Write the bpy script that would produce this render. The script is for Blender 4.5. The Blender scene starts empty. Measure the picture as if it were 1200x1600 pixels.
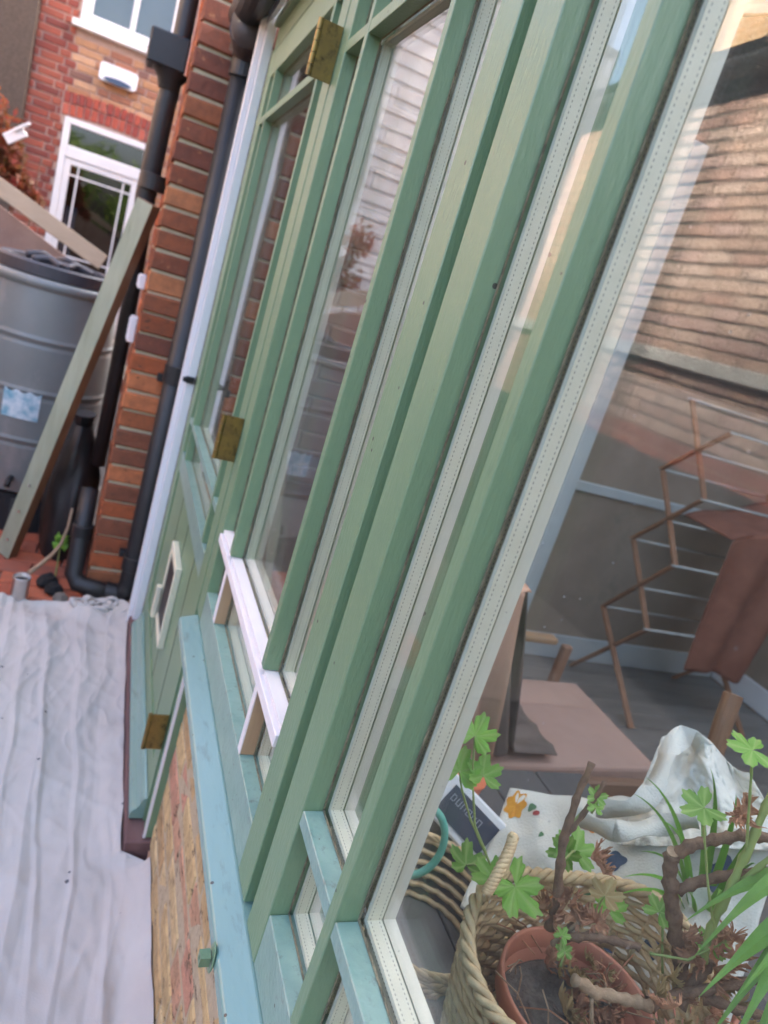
import bpy, bmesh, math, random
from mathutils import Vector, Matrix, noise
random.seed(7)
rad = math.radians
S = bpy.context.scene

# ---------------------------------------------------------------- camera
cd = bpy.data.cameras.new('camera')
cam = bpy.data.objects.new('camera', cd)
S.collection.objects.link(cam)
cd.sensor_fit = 'HORIZONTAL'; cd.sensor_width = 36.0
cd.lens = 33.80
cd.clip_start = 0.02; cd.clip_end = 500
right = Vector((0.90680, -0.30367, 0.29241)); down = Vector((0.17947, -0.34956, -0.91956)); fwd = Vector((0.38146, 0.88634, -0.26248))
cm = Matrix((( right.x, -down.x, -fwd.x), (right.y, -down.y, -fwd.y), (right.z, -down.z, -fwd.z))).to_4x4()
cm.translation = (-0.287, 0.0, 1.5)
cam.matrix_world = cm
cd.dof.use_dof = True; cd.dof.focus_distance = 0.80; cd.dof.aperture_fstop = 7.5
S.camera = cam

# ---------------------------------------------------------------- world, sun, exposure
SUN_EL, SUN_ROT = 35.0, 84.0
w = bpy.data.worlds.new('World'); S.world = w; w.use_nodes = True
nt = w.node_tree; bg = nt.nodes['Background']
sky = nt.nodes.new('ShaderNodeTexSky'); sky.sky_type = 'NISHITA'; sky.sun_disc = False
sky.sun_elevation = rad(SUN_EL); sky.sun_rotation = rad(SUN_ROT)
sky.air_density = 0.7; sky.dust_density = 7.0; sky.ozone_density = 1.0
nt.links.new(sky.outputs[0], bg.inputs[0]); bg.inputs[1].default_value = 0.15
sl = bpy.data.lights.new('sun', 'SUN'); sl.energy = 1.5; sl.angle = rad(4); sl.color = (1.0, 0.97, 0.92)
so = bpy.data.objects.new('sun', sl); S.collection.objects.link(so)
sd = Vector((math.sin(rad(SUN_ROT)) * math.cos(rad(SUN_EL)), math.cos(rad(SUN_ROT)) * math.cos(rad(SUN_EL)), math.sin(rad(SUN_EL))))
so.rotation_euler = sd.to_track_quat('Z', 'Y').to_euler(); so.location = (-4, 2, 8)
S.view_settings.view_transform = 'Standard'; S.view_settings.look = 'None'
S.view_settings.exposure = 3.5; S.view_settings.gamma = 1.0
S.cycles.max_bounces = 10; S.cycles.transparent_max_bounces = 40; S.cycles.glossy_bounces = 4
S.cycles.caustics_reflective = False; S.cycles.caustics_refractive = False
S.cycles.use_denoising = True

# ---------------------------------------------------------------- materials
def srgb(r, g, b):
    f = lambda c: (c/255/12.92) if c/255 <= .04045 else ((c/255+.055)/1.055)**2.4
    return (f(r), f(g), f(b), 1)
MATS = {}
def mat(name, c1, c2=None, rough=.6, scale=12, stretch=(1,1,1), bump=.15, bscale=None, metal=0, dirt=0, dirt_col=(.06,.055,.045,1), dirt_scale=30, rnd=0, coat=0, spec=.5, trans=0, detail=6):
    """colour noise between c1 and c2, optional dirt specks, bump and per-object value change"""
    m = bpy.data.materials.new(name); m.use_nodes = True; t = m.node_tree; N = t.nodes; L = t.links
    b = N['Principled BSDF']; b.inputs['Roughness'].default_value = rough; b.inputs['Metallic'].default_value = metal
    b.inputs['Specular IOR Level'].default_value = spec
    if coat: b.inputs['Coat Weight'].default_value = coat; b.inputs['Coat Roughness'].default_value = .25
    tc = N.new('ShaderNodeTexCoord'); mp = N.new('ShaderNodeMapping'); mp.inputs['Scale'].default_value = stretch
    geo = N.new('ShaderNodeNewGeometry'); L.new(geo.outputs['Position'], mp.inputs['Vector'])
    nz = N.new('ShaderNodeTexNoise'); nz.inputs['Scale'].default_value = scale; nz.inputs['Detail'].default_value = detail; nz.inputs['Roughness'].default_value = .6
    L.new(mp.outputs[0], nz.inputs['Vector'])
    mr = N.new('ShaderNodeMapRange'); mr.inputs[1].default_value = .3; mr.inputs[2].default_value = .7; L.new(nz.outputs['Fac'], mr.inputs[0])
    mx = N.new('ShaderNodeMix'); mx.data_type = 'RGBA'; mx.inputs[6].default_value = c1; mx.inputs[7].default_value = c2 or c1
    L.new(mr.outputs[0], mx.inputs[0]); col = mx.outputs[2]
    if dirt:
        n2 = N.new('ShaderNodeTexNoise'); n2.inputs['Scale'].default_value = dirt_scale; n2.inputs['Detail'].default_value = 8; n2.inputs['Roughness'].default_value = .72
        L.new(mp.outputs[0], n2.inputs['Vector'])
        m2 = N.new('ShaderNodeMapRange'); m2.inputs[1].default_value = .62 - .12*dirt; m2.inputs[2].default_value = .72 - .06*dirt; m2.inputs[4].default_value = min(1, .85*dirt+.15); L.new(n2.outputs['Fac'], m2.inputs[0])
        x2 = N.new('ShaderNodeMix'); x2.data_type = 'RGBA'; x2.inputs[7].default_value = dirt_col
        L.new(m2.outputs[0], x2.inputs[0]); L.new(col, x2.inputs[6]); col = x2.outputs[2]
    if rnd:
        oi = N.new('ShaderNodeObjectInfo'); hs = N.new('ShaderNodeHueSaturation')
        r1 = N.new('ShaderNodeMapRange'); r1.inputs[3].default_value = 1-rnd; r1.inputs[4].default_value = 1+rnd; L.new(oi.outputs['Random'], r1.inputs[0])
        L.new(r1.outputs[0], hs.inputs['Value']); L.new(col, hs.inputs['Color']); col = hs.outputs[0]
    L.new(col, b.inputs['Base Color'])
    if bump:
        n3 = N.new('ShaderNodeTexNoise'); n3.inputs['Scale'].default_value = bscale or scale*6; n3.inputs['Detail'].default_value = 5
        L.new(mp.outputs[0], n3.inputs['Vector'])
        bp = N.new('ShaderNodeBump'); bp.inputs['Strength'].default_value = bump; bp.inputs['Distance'].default_value = .004
        L.new(n3.outputs['Fac'], bp.inputs['Height']); L.new(bp.outputs[0], b.inputs['Normal'])
    MATS[name] = m; return m

def ramp_mat(name, cols, rough=.85, bump=.5, bscale=90, weather=.35, wcol=(.12,.1,.08,1)):
    """brick: one colour out of a ramp per object, mottled"""
    m = bpy.data.materials.new(name); m.use_nodes = True; t = m.node_tree; N = t.nodes; L = t.links
    b = N['Principled BSDF']; b.inputs['Roughness'].default_value = rough
    oi = N.new('ShaderNodeObjectInfo'); cr = N.new('ShaderNodeValToRGB'); cr.color_ramp.interpolation = 'CONSTANT'
    while len(cr.color_ramp.elements) < len(cols): cr.color_ramp.elements.new(.5)
    for i, c in enumerate(cols): cr.color_ramp.elements[i].position = i/len(cols); cr.color_ramp.elements[i].color = c
    L.new(oi.outputs['Random'], cr.inputs[0])
    geo = N.new('ShaderNodeNewGeometry')
    nz = N.new('ShaderNodeTexNoise'); nz.inputs['Scale'].default_value = 22; nz.inputs['Detail'].default_value = 8; nz.inputs['Roughness'].default_value = .7; L.new(geo.outputs['Position'], nz.inputs['Vector'])
    mr = N.new('ShaderNodeMapRange'); mr.inputs[1].default_value = .42; mr.inputs[2].default_value = .75; mr.inputs[4].default_value = weather; L.new(nz.outputs['Fac'], mr.inputs[0])
    mx = N.new('ShaderNodeMix'); mx.data_type = 'RGBA'; mx.inputs[7].default_value = wcol; L.new(mr.outputs[0], mx.inputs[0]); L.new(cr.outputs[0], mx.inputs[6])
    L.new(mx.outputs[2], b.inputs['Base Color'])
    n3 = N.new('ShaderNodeTexNoise'); n3.inputs['Scale'].default_value = bscale; n3.inputs['Detail'].default_value = 6; L.new(geo.outputs['Position'], n3.inputs['Vector'])
    bp = N.new('ShaderNodeBump'); bp.inputs['Strength'].default_value = bump; bp.inputs['Distance'].default_value = .005
    L.new(n3.outputs['Fac'], bp.inputs['Height']); L.new(bp.outputs[0], b.inputs['Normal'])
    MATS[name] = m; return m

def glass_mat(name, tint=(1,1,1,1), film=0.0, f0=.038):
    """flat glazing: transparent + mirror weighted by Fresnel (Schlick on |N.I|), thin dust film"""
    m = bpy.data.materials.new(name); m.use_nodes = True; t = m.node_tree; N = t.nodes; L = t.links
    N.remove(N['Principled BSDF']); out = N['Material Output']
    g = N.new('ShaderNodeNewGeometry'); d = N.new('ShaderNodeVectorMath'); d.operation = 'DOT_PRODUCT'
    L.new(g.outputs['Normal'], d.inputs[0]); L.new(g.outputs['Incoming'], d.inputs[1])
    a = N.new('ShaderNodeMath'); a.operation = 'ABSOLUTE'; L.new(d.outputs['Value'], a.inputs[0])
    s = N.new('ShaderNodeMath'); s.operation = 'SUBTRACT'; s.inputs[0].default_value = 1; L.new(a.outputs[0], s.inputs[1])
    p = N.new('ShaderNodeMath'); p.operation = 'POWER'; p.inputs[1].default_value = 5; L.new(s.outputs[0], p.inputs[0])
    q = N.new('ShaderNodeMath'); q.operation = 'MULTIPLY_ADD'; q.inputs[1].default_value = 1-f0; q.inputs[2].default_value = f0; L.new(p.outputs[0], q.inputs[0])
    tr = N.new('ShaderNodeBsdfTransparent'); tr.inputs[0].default_value = tint
    gl = N.new('ShaderNodeBsdfGlossy'); gl.inputs['Roughness'].default_value = .0
    nz = N.new('ShaderNodeTexNoise'); nz.inputs['Scale'].default_value = 3.0; nz.inputs['Detail'].default_value = 2
    L.new(g.outputs['Position'], nz.inputs['Vector'])
    bp = N.new('ShaderNodeBump'); bp.inputs['Strength'].default_value = .05; bp.inputs['Distance'].default_value = .02
    L.new(nz.outputs['Fac'], bp.inputs['Height']); L.new(bp.outputs[0], gl.inputs['Normal'])
    mx = N.new('ShaderNodeMixShader'); L.new(q.outputs[0], mx.inputs[0]); L.new(tr.outputs[0], mx.inputs[1]); L.new(gl.outputs[0], mx.inputs[2])
    sh = mx.outputs[0]
    if film:
        df = N.new('ShaderNodeBsdfDiffuse'); df.inputs[0].default_value = (.75,.75,.72,1)
        n2 = N.new('ShaderNodeTexNoise'); n2.inputs['Scale'].default_value = 9; n2.inputs['Detail'].default_value = 8; n2.inputs['Roughness'].default_value = .7; L.new(g.outputs['Position'], n2.inputs['Vector'])
        v = N.new('ShaderNodeTexVoronoi'); v.inputs['Scale'].default_value = 62; L.new(g.outputs['Position'], v.inputs['Vector'])
        sp = N.new('ShaderNodeMapRange'); sp.inputs[1].default_value = .048; sp.inputs[2].default_value = .03; sp.inputs[3].default_value = 0; sp.inputs[4].default_value = .5; L.new(v.outputs['Distance'], sp.inputs[0])
        th = N.new('ShaderNodeMath'); th.operation = 'GREATER_THAN'; th.inputs[1].default_value = .72; sx = N.new('ShaderNodeSeparateColor'); L.new(v.outputs['Color'], sx.inputs[0]); L.new(sx.outputs[0], th.inputs[0])
        sm = N.new('ShaderNodeMath'); sm.operation = 'MULTIPLY'; L.new(sp.outputs[0], sm.inputs[0]); L.new(th.outputs[0], sm.inputs[1])
        mr = N.new('ShaderNodeMapRange'); mr.inputs[1].default_value = .35; mr.inputs[2].default_value = .75; mr.inputs[3].default_value = film*.2; mr.inputs[4].default_value = film; L.new(n2.outputs['Fac'], mr.inputs[0])
        ad = N.new('ShaderNodeMath'); ad.operation = 'ADD'; ad.use_clamp = True; L.new(mr.outputs[0], ad.inputs[0]); L.new(sm.outputs[0], ad.inputs[1])
        m2 = N.new('ShaderNodeMixShader'); L.new(ad.outputs[0], m2.inputs[0]); L.new(sh, m2.inputs[1]); L.new(df.outputs[0], m2.inputs[2]); sh = m2.outputs[0]
    L.new(sh, out.inputs['Surface']); MATS[name] = m; return m

def spacer_mat():
    m = mat('spacer_metal', (.66,.62,.49,1), (.72,.68,.55,1), rough=.42, scale=40, bump=0, metal=.0)
    t = m.node_tree; N = t.nodes; L = t.links; b = N['Principled BSDF']
    g = N.new('ShaderNodeNewGeometry'); s = N.new('ShaderNodeSeparateXYZ'); L.new(g.outputs['Position'], s.inputs[0])
    sm = N.new('ShaderNodeMath'); sm.operation = 'ADD'; L.new(s.outputs[1], sm.inputs[0]); L.new(s.outputs[2], sm.inputs[1])
    k = N.new('ShaderNodeMath'); k.operation = 'MULTIPLY'; k.inputs[1].default_value = 2*math.pi/.0045; L.new(sm.outputs[0], k.inputs[0])
    sn = N.new('ShaderNodeMath'); sn.operation = 'SINE'; L.new(k.outputs[0], sn.inputs[0])
    g1 = N.new('ShaderNodeMath'); g1.operation = 'GREATER_THAN'; g1.inputs[1].default_value = .1; L.new(sn.outputs[0], g1.inputs[0])
    rows = []
    for xc in (.0325, .0415):
        c = N.new('ShaderNodeMath'); c.operation = 'COMPARE'; c.inputs[1].default_value = xc; c.inputs[2].default_value = .00045; L.new(s.outputs[0], c.inputs[0]); rows.append(c)
    a = N.new('ShaderNodeMath'); a.operation = 'MAXIMUM'; L.new(rows[0].outputs[0], a.inputs[0]); L.new(rows[1].outputs[0], a.inputs[1])
    d = N.new('ShaderNodeMath'); d.operation = 'MULTIPLY'; L.new(a.outputs[0], d.inputs[0]); L.new(g1.outputs[0], d.inputs[1])
    old = b.inputs['Base Color'].links[0].from_socket
    mx = N.new('ShaderNodeMix'); mx.data_type = 'RGBA'; mx.inputs[7].default_value = (.24,.23,.20,1)
    L.new(d.outputs[0], mx.inputs[0]); L.new(old, mx.inputs[6]); L.new(mx.outputs[2], b.inputs['Base Color'])
    return m

GREEN1, GREEN2 = (.155,.245,.135,1), (.185,.278,.158,1)
mat('paint', GREEN1, GREEN2, rough=.42, scale=6, stretch=(1,1,.25), bump=.28, bscale=210, dirt=.18, dirt_scale=60, dirt_col=(.085,.10,.055,1), spec=.5, coat=.1)
mat('paint_worn', (.17,.29,.24,1), (.25,.37,.31,1), rough=.30, scale=18, bump=.25, bscale=120, dirt=.55, dirt_scale=60, dirt_col=(.10,.10,.085,1), spec=.6)
mat('paint_sky_lit', (.19,.315,.265,1), (.235,.36,.305,1), rough=.27, scale=6, stretch=(1,.3,1), bump=.15, bscale=90, dirt=.42, dirt_scale=34, dirt_col=(.12,.15,.13,1), spec=.6, coat=.2)  # sky light put into the base colour, bluer than the frame paint
mat('primer', (.72,.655,.63,1), (.78,.71,.68,1), rough=.5, scale=30, bump=.15, stretch=(1,.2,1))
mat('new_wood', (.36,.22,.12,1), (.46,.30,.17,1), rough=.7, scale=26, stretch=(1,1,.12), bump=.2)
def edge_wear(name, col, width=.0016, amount=.5):
    """paint rubbed through along the arrises, broken up by noise"""
    t = MATS[name].node_tree; N = t.nodes; L = t.links; b = N['Principled BSDF']
    g = N.new('ShaderNodeNewGeometry'); bv = N.new('ShaderNodeBevel'); bv.samples = 4; bv.inputs[0].default_value = width
    d = N.new('ShaderNodeVectorMath'); d.operation = 'DOT_PRODUCT'; L.new(bv.outputs[0], d.inputs[0]); L.new(g.outputs['Normal'], d.inputs[1])
    m1 = N.new('ShaderNodeMapRange'); m1.inputs[1].default_value = .97; m1.inputs[2].default_value = .80; L.new(d.outputs['Value'], m1.inputs[0])
    nz = N.new('ShaderNodeTexNoise'); nz.inputs['Scale'].default_value = 38; nz.inputs['Detail'].default_value = 7; nz.inputs['Roughness'].default_value = .7; L.new(g.outputs['Position'], nz.inputs['Vector'])
    m2 = N.new('ShaderNodeMapRange'); m2.inputs[1].default_value = .60-.12*amount; m2.inputs[2].default_value = .70-.12*amount; L.new(nz.outputs['Fac'], m2.inputs[0])
    k = N.new('ShaderNodeMath'); k.operation = 'MULTIPLY'; L.new(m1.outputs[0], k.inputs[0]); L.new(m2.outputs[0], k.inputs[1])
    old = b.inputs['Base Color'].links[0].from_socket; mx = N.new('ShaderNodeMix'); mx.data_type = 'RGBA'; mx.inputs[7].default_value = col
    L.new(k.outputs[0], mx.inputs[0]); L.new(old, mx.inputs[6]); L.new(mx.outputs[2], b.inputs['Base Color'])
edge_wear('paint', (.20,.17,.10,1), .0016, .45); edge_wear('paint_worn', (.26,.20,.12,1), .002, .8); edge_wear('paint_sky_lit', (.16,.17,.13,1), .002, .6)
spacer_mat()
mat('inner_frame', (.60,.58,.50,1), (.66,.64,.55,1), rough=.4, scale=10, bump=.05)
mat('gasket', (.02,.02,.018,1), rough=.7, bump=0)
mat('crust', (.10,.085,.055,1), (.30,.26,.16,1), rough=.95, scale=60, bump=.5)
glass_mat('glass', (.97,.985,.975,1), .003)
glass_mat('glass_inner', (.97,.985,.975,1), 0)
glass_mat('glass_far', (.55,.58,.56,1), 0, .09)
mat('brass', (.34,.225,.065,1), (.22,.15,.06,1), rough=.42, scale=40, bump=.1, metal=.8, dirt=.15, dirt_col=(.08,.05,.03,1))
mat('cream_plastic', (.66,.62,.44,1), (.70,.66,.50,1), rough=.4, bump=0)
mat('white_plastic', (.76,.75,.76,1), (.80,.79,.80,1), rough=.35, scale=5, bump=.02)
mat('white_paint', (.74,.72,.71,1), (.80,.78,.77,1), rough=.45, scale=5, bump=.05, dirt=.08)
mat('black_plastic', (.012,.012,.013,1), (.020,.020,.021,1), rough=.48, scale=9, bump=.05, dirt=.05, dirt_scale=12, dirt_col=(.12,.16,.15,1))
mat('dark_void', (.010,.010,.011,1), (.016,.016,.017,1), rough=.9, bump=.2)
mat('drain_brown', (.035,.026,.026,1), (.06,.05,.05,1), rough=.5, scale=12, bump=.1)
mat('butt_plastic', (.17,.188,.185,1), (.20,.218,.212,1), rough=.36, scale=6, bump=.08, bscale=150)
mat('lid_plastic', (.036,.035,.042,1), (.05,.048,.058,1), rough=.5, scale=12, bump=.15)
mat('label_print', (.10,.34,.46,1), (.75,.80,.82,1), rough=.5, scale=22, bump=0)
mat('weathered_wood', (.26,.29,.20,1), (.37,.40,.30,1), rough=.85, scale=16, stretch=(1,1,.15), bump=.4, dirt=.2, dirt_col=(.11,.13,.06,1))
mat('brown_wood', (.16,.085,.045,1), (.22,.12,.065,1), rough=.75, scale=20, stretch=(1,1,.2), bump=.3)
mat('board_wood', (.37,.30,.22,1), (.45,.37,.28,1), rough=.8, scale=14, stretch=(.3,1,1), bump=.2)
mat('board_pink', (.25,.165,.14,1), (.34,.24,.20,1), rough=.85, scale=7, bump=.25, dirt=.3, dirt_col=(.45,.40,.36,1))
mat('threshold_wood', (.13,.065,.06,1), (.19,.10,.09,1), rough=.8, scale=25, stretch=(1,.2,1), bump=.3, dirt=.2)
mat('mortar', (.50,.42,.27,1), (.60,.51,.34,1), rough=.95, scale=40, bump=.7)
mat('mortar_dark', (.15,.13,.105,1), (.21,.18,.15,1), rough=.95, scale=40, bump=.6)
mat('mortar_pink', (.42,.30,.25,1), (.50,.37,.31,1), rough=.95, scale=40, bump=.5)
ramp_mat('brick_pier', [srgb(*c) for c in ((164,92,56),(146,78,48),(186,102,58),(134,78,54),(170,88,50),(156,94,60),(198,116,72))], weather=.5, wcol=(.07,.045,.03,1), bump=1.0, bscale=45)
ramp_mat('brick_pier_dark', [srgb(*c) for c in ((152,86,56),(136,76,52),(162,94,60),(126,72,54),(190,120,78),(144,82,58))], weather=.55, wcol=(.06,.04,.03,1), bump=1.0, bscale=45)
mat('mortar_beige', (.40,.31,.19,1), (.52,.41,.27,1), rough=.95, scale=30, bump=1.0, bscale=60, dirt=.4, dirt_col=(.12,.09,.05,1))
ramp_mat('brick_red', [srgb(*c) for c in ((148,74,60),(135,66,55),(160,84,66),(122,60,52),(152,80,62))], weather=.3)
ramp_mat('brick_yellow', [srgb(*c) for c in ((186,140,104),(172,122,88),(196,154,120),(160,108,84),(182,134,96),(128,92,80))], weather=.3)
ramp_mat('brick_arch', [srgb(*c) for c in ((176,84,64),(160,72,58),(186,98,78),(150,68,58))], weather=.25)
ramp_mat('brick_dwarf', [srgb(*c) for c in ((202,172,122),(192,160,112),(196,148,116),(206,178,130),(184,150,104),(192,138,112))], weather=.8, wcol=(.20,.13,.06,1), bump=1.6, bscale=38)
ramp_mat('brick_opposite', [srgb(*c) for c in ((188,160,142),(180,150,132),(194,168,152),(172,138,122),(184,154,142))], weather=.25)
ramp_mat('brick_inside', [srgb(*c) for c in ((132,90,74),(118,76,62),(146,104,86),(124,86,74))], weather=.3)
ramp_mat('paver', [srgb(*c) for c in ((176,92,62),(160,80,54),(186,104,74),(150,84,64))], weather=.4)
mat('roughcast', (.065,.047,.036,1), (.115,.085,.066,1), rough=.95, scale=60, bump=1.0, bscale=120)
mat('ground', (.055,.048,.04,1), (.09,.078,.065,1), rough=.95, scale=14, bump=.5)
mat('sheet', (.47,.435,.40,1), (.54,.505,.465,1), rough=.9, scale=4, bump=.25, bscale=420, dirt=.10, dirt_scale=22, dirt_col=(.33,.32,.33,1))
mat('steel', (.55,.52,.50,1), (.60,.57,.55,1), rough=.28, metal=.9, bump=.05)
mat('rust', (.18,.09,.05,1), (.28,.15,.09,1), rough=.8, scale=60, bump=.4)
mat('soil', (.10,.085,.075,1), (.20,.17,.15,1), rough=.95, scale=60, bump=1.0)
mat('terracotta_plastic', (.50,.18,.11,1), (.56,.22,.14,1), rough=.5, scale=14, bump=.08)
mat('wicker', (.52,.36,.19,1), (.68,.51,.30,1), rough=.7, scale=70, bump=.3, rnd=.1)
mat('bark', (.13,.07,.045,1), (.26,.155,.10,1), rough=.85, scale=90, bump=.5)
mat('bark_pale', (.28,.18,.11,1), (.38,.26,.17,1), rough=.85, scale=80, bump=.4)
mat('leaf', (.16,.38,.045,1), (.24,.48,.075,1), rough=.5, scale=40, bump=.1, rnd=.25)
mat('leaf_bright', (.24,.46,.08,1), (.30,.54,.11,1), rough=.5, scale=40, bump=.1, rnd=.15)
mat('leaf_spider', (.20,.40,.06,1), (.30,.52,.12,1), rough=.4, scale=25, bump=.05, rnd=.15)
mat('leaf_dry', (.36,.15,.085,1), (.48,.26,.15,1), rough=.85, scale=60, bump=.4, rnd=.3)
mat('leaf_tan', (.42,.30,.14,1), (.50,.36,.17,1), rough=.8, scale=50, bump=.3)
mat('stem_green', (.26,.33,.10,1), (.33,.38,.13,1), rough=.5, scale=30, bump=.1)
mat('foliage', (.06,.13,.02,1), (.20,.27,.045,1), rough=.6, scale=6, bump=0)
mat('creeper', (.42,.04,.045,1), (.20,.15,.04,1), rough=.6, scale=14, bump=0, rnd=.3)
mat('cloth_peach', (.62,.32,.20,1), (.68,.37,.24,1), rough=.9, scale=8, bump=.25, bscale=300)
mat('cloth_dark', (.13,.095,.075,1), (.21,.155,.125,1), rough=.9, scale=10, bump=.3, bscale=300)
mat('seat_cloth', (.44,.27,.20,1), (.50,.31,.235,1), rough=.9, scale=8, bump=.25, bscale=500)
mat('towel', (.24,.085,.05,1), (.32,.125,.075,1), rough=.95, scale=10, bump=.6, bscale=200)
mat('chair_wood', (.22,.115,.065,1), (.29,.155,.09,1), rough=.45, scale=12, stretch=(.2,1,1), bump=.1)
mat('arm_wood', (.34,.20,.10,1), (.42,.26,.14,1), rough=.45, scale=12, stretch=(.2,1,1), bump=.1)
mat('airer_wood', (.30,.14,.07,1), (.36,.18,.10,1), rough=.6, scale=20, bump=.1)
mat('canvas', (.60,.58,.51,1), (.70,.68,.61,1), rough=.9, scale=8, bump=.5, bscale=260, dirt=.08, dirt_scale=14, dirt_col=(.38,.35,.28,1))
mat('print_yellow', (.75,.36,.03,1), (.62,.24,.02,1), rough=.8, scale=50, bump=.1)
mat('print_navy', (.035,.06,.11,1), (.06,.10,.17,1), rough=.8, scale=50, bump=.1)
mat('print_green', (.06,.15,.07,1), (.10,.20,.09,1), rough=.8, scale=50, bump=.1)
mat('print_red', (.32,.05,.05,1), rough=.8, bump=0)
mat('print_orange', (.60,.22,.05,1), (.50,.16,.04,1), rough=.8, scale=50, bump=.1)
mat('teal_hose', (.12,.42,.34,1), (.16,.48,.40,1), rough=.4, bump=0)
mat('navy_label', (.03,.035,.06,1), (.05,.055,.08,1), rough=.35, scale=8, bump=0)
mat('orange_thing', (.75,.20,.09,1), rough=.5, bump=0)
mat('table_grey', (.085,.078,.075,1), (.12,.11,.105,1), rough=.5, scale=14, stretch=(1,.2,1), bump=.1)
mat('floor_wood', (.17,.145,.12,1), (.25,.215,.18,1), rough=.45, scale=12, stretch=(.25,1,1), bump=.1, rnd=.18)
mat('airer_rod', (.42,.38,.33,1), (.50,.46,.40,1), rough=.5, bump=.05)
mat('warm_plaster', (.30,.215,.15,1), (.40,.30,.22,1), rough=.9, scale=3, bump=.2, dirt=.3, dirt_scale=4, dirt_col=(.17,.15,.10,1))
mat('violet_cloth', (.22,.17,.34,1), (.30,.24,.42,1), rough=.9, scale=12, bump=.3)
mat('cream_wall', (.46,.43,.37,1), (.52,.49,.43,1), rough=.85, scale=3, bump=.1)
mat('grey_post', (.50,.50,.47,1), (.56,.56,.52,1), rough=.6, scale=6, bump=.05)
mat('blue_cloth', (.05,.12,.30,1), (.08,.18,.40,1), rough=.8, bump=.1)
mat('letter_grey', (.33,.34,.38,1), rough=.5, bump=0)
mat('clad_white', (.60,.585,.57,1), (.70,.68,.66,1), rough=.7, scale=6, bump=.2, rnd=.08, dirt=.1)

def pits(name, col, scale=(40,40,40), lo=.60, hi=.66):
    """scars and stains of a second colour, broken up by noise"""
    t = MATS[name].node_tree; N = t.nodes; L = t.links; b = N['Principled BSDF']; g = N.new('ShaderNodeNewGeometry'); mp = N.new('ShaderNodeMapping'); mp.inputs['Scale'].default_value = scale
    L.new(g.outputs['Position'], mp.inputs['Vector']); nz = N.new('ShaderNodeTexNoise'); nz.inputs['Scale'].default_value = 1; nz.inputs['Detail'].default_value = 9; nz.inputs['Roughness'].default_value = .7; L.new(mp.outputs[0], nz.inputs['Vector'])
    m = N.new('ShaderNodeMapRange'); m.inputs[1].default_value = lo; m.inputs[2].default_value = hi; L.new(nz.outputs['Fac'], m.inputs[0])
    old = b.inputs['Base Color'].links[0].from_socket; mx = N.new('ShaderNodeMix'); mx.data_type = 'RGBA'; mx.inputs[7].default_value = col
    L.new(m.outputs[0], mx.inputs[0]); L.new(old, mx.inputs[6]); L.new(mx.outputs[2], b.inputs['Base Color'])
pits('brick_dwarf', (.11,.065,.03,1), (26,26,60), .57, .63); pits('mortar_beige', (.11,.065,.03,1), (26,26,60), .57, .63)
pits('brick_pier', (.075,.038,.022,1), (30,30,40), .58, .66); pits('brick_pier_dark', (.42,.17,.075,1), (20,20,24), .60, .66)
pits('butt_plastic', (.26,.26,.25,1), (5,5,2.2), .58, .72); pits('black_plastic', (.045,.052,.05,1), (9,9,3), .60, .72); pits('brass', (.10,.07,.035,1), (60,60,40), .52, .66)
def spots(name, col, scale=28, rad_=.10, share=.88):
    t = MATS[name].node_tree; N = t.nodes; L = t.links; b = N['Principled BSDF']; g = N.new('ShaderNodeNewGeometry')
    v = N.new('ShaderNodeTexVoronoi'); v.inputs['Scale'].default_value = scale; L.new(g.outputs['Position'], v.inputs['Vector'])
    sc = N.new('ShaderNodeSeparateColor'); L.new(v.outputs['Color'], sc.inputs[0])
    a = N.new('ShaderNodeMath'); a.operation = 'GREATER_THAN'; a.inputs[1].default_value = share; L.new(sc.outputs[0], a.inputs[0])
    r = N.new('ShaderNodeMath'); r.operation = 'MULTIPLY'; r.inputs[1].default_value = rad_; L.new(sc.outputs[1], r.inputs[0])
    c = N.new('ShaderNodeMath'); c.operation = 'LESS_THAN'; L.new(v.outputs['Distance'], c.inputs[0]); L.new(r.outputs[0], c.inputs[1])
    k = N.new('ShaderNodeMath'); k.operation = 'MULTIPLY'; L.new(a.outputs[0], k.inputs[0]); L.new(c.outputs[0], k.inputs[1])
    old = b.inputs['Base Color'].links[0].from_socket; mx = N.new('ShaderNodeMix'); mx.data_type = 'RGBA'; mx.inputs[7].default_value = col
    L.new(k.outputs[0], mx.inputs[0]); L.new(old, mx.inputs[6]); L.new(mx.outputs[2], b.inputs['Base Color'])
spots('sheet', (.10,.10,.11,1), 26, .16, .80); spots('paint', (.05,.05,.035,1), 46, .13, .88); spots('paint_sky_lit', (.07,.06,.045,1), 60, .16, .80)
spots('paint_worn', (.06,.05,.03,1), 90, .2, .70)
def translucent(name, k=.45):
    t = MATS[name].node_tree; N = t.nodes; L = t.links; b = N['Principled BSDF']; out = N['Material Output']
    tr = N.new('ShaderNodeBsdfTranslucent'); src = b.inputs['Base Color'].links[0].from_socket
    L.new(src, tr.inputs[0]); m = N.new('ShaderNodeMixShader'); m.inputs[0].default_value = k
    L.new(b.outputs[0], m.inputs[1]); L.new(tr.outputs[0], m.inputs[2]); L.new(m.outputs[0], out.inputs['Surface'])
mat('polycarbonate', (.80,.80,.77,1), rough=.5, bump=0); translucent('polycarbonate', .75)
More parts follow.
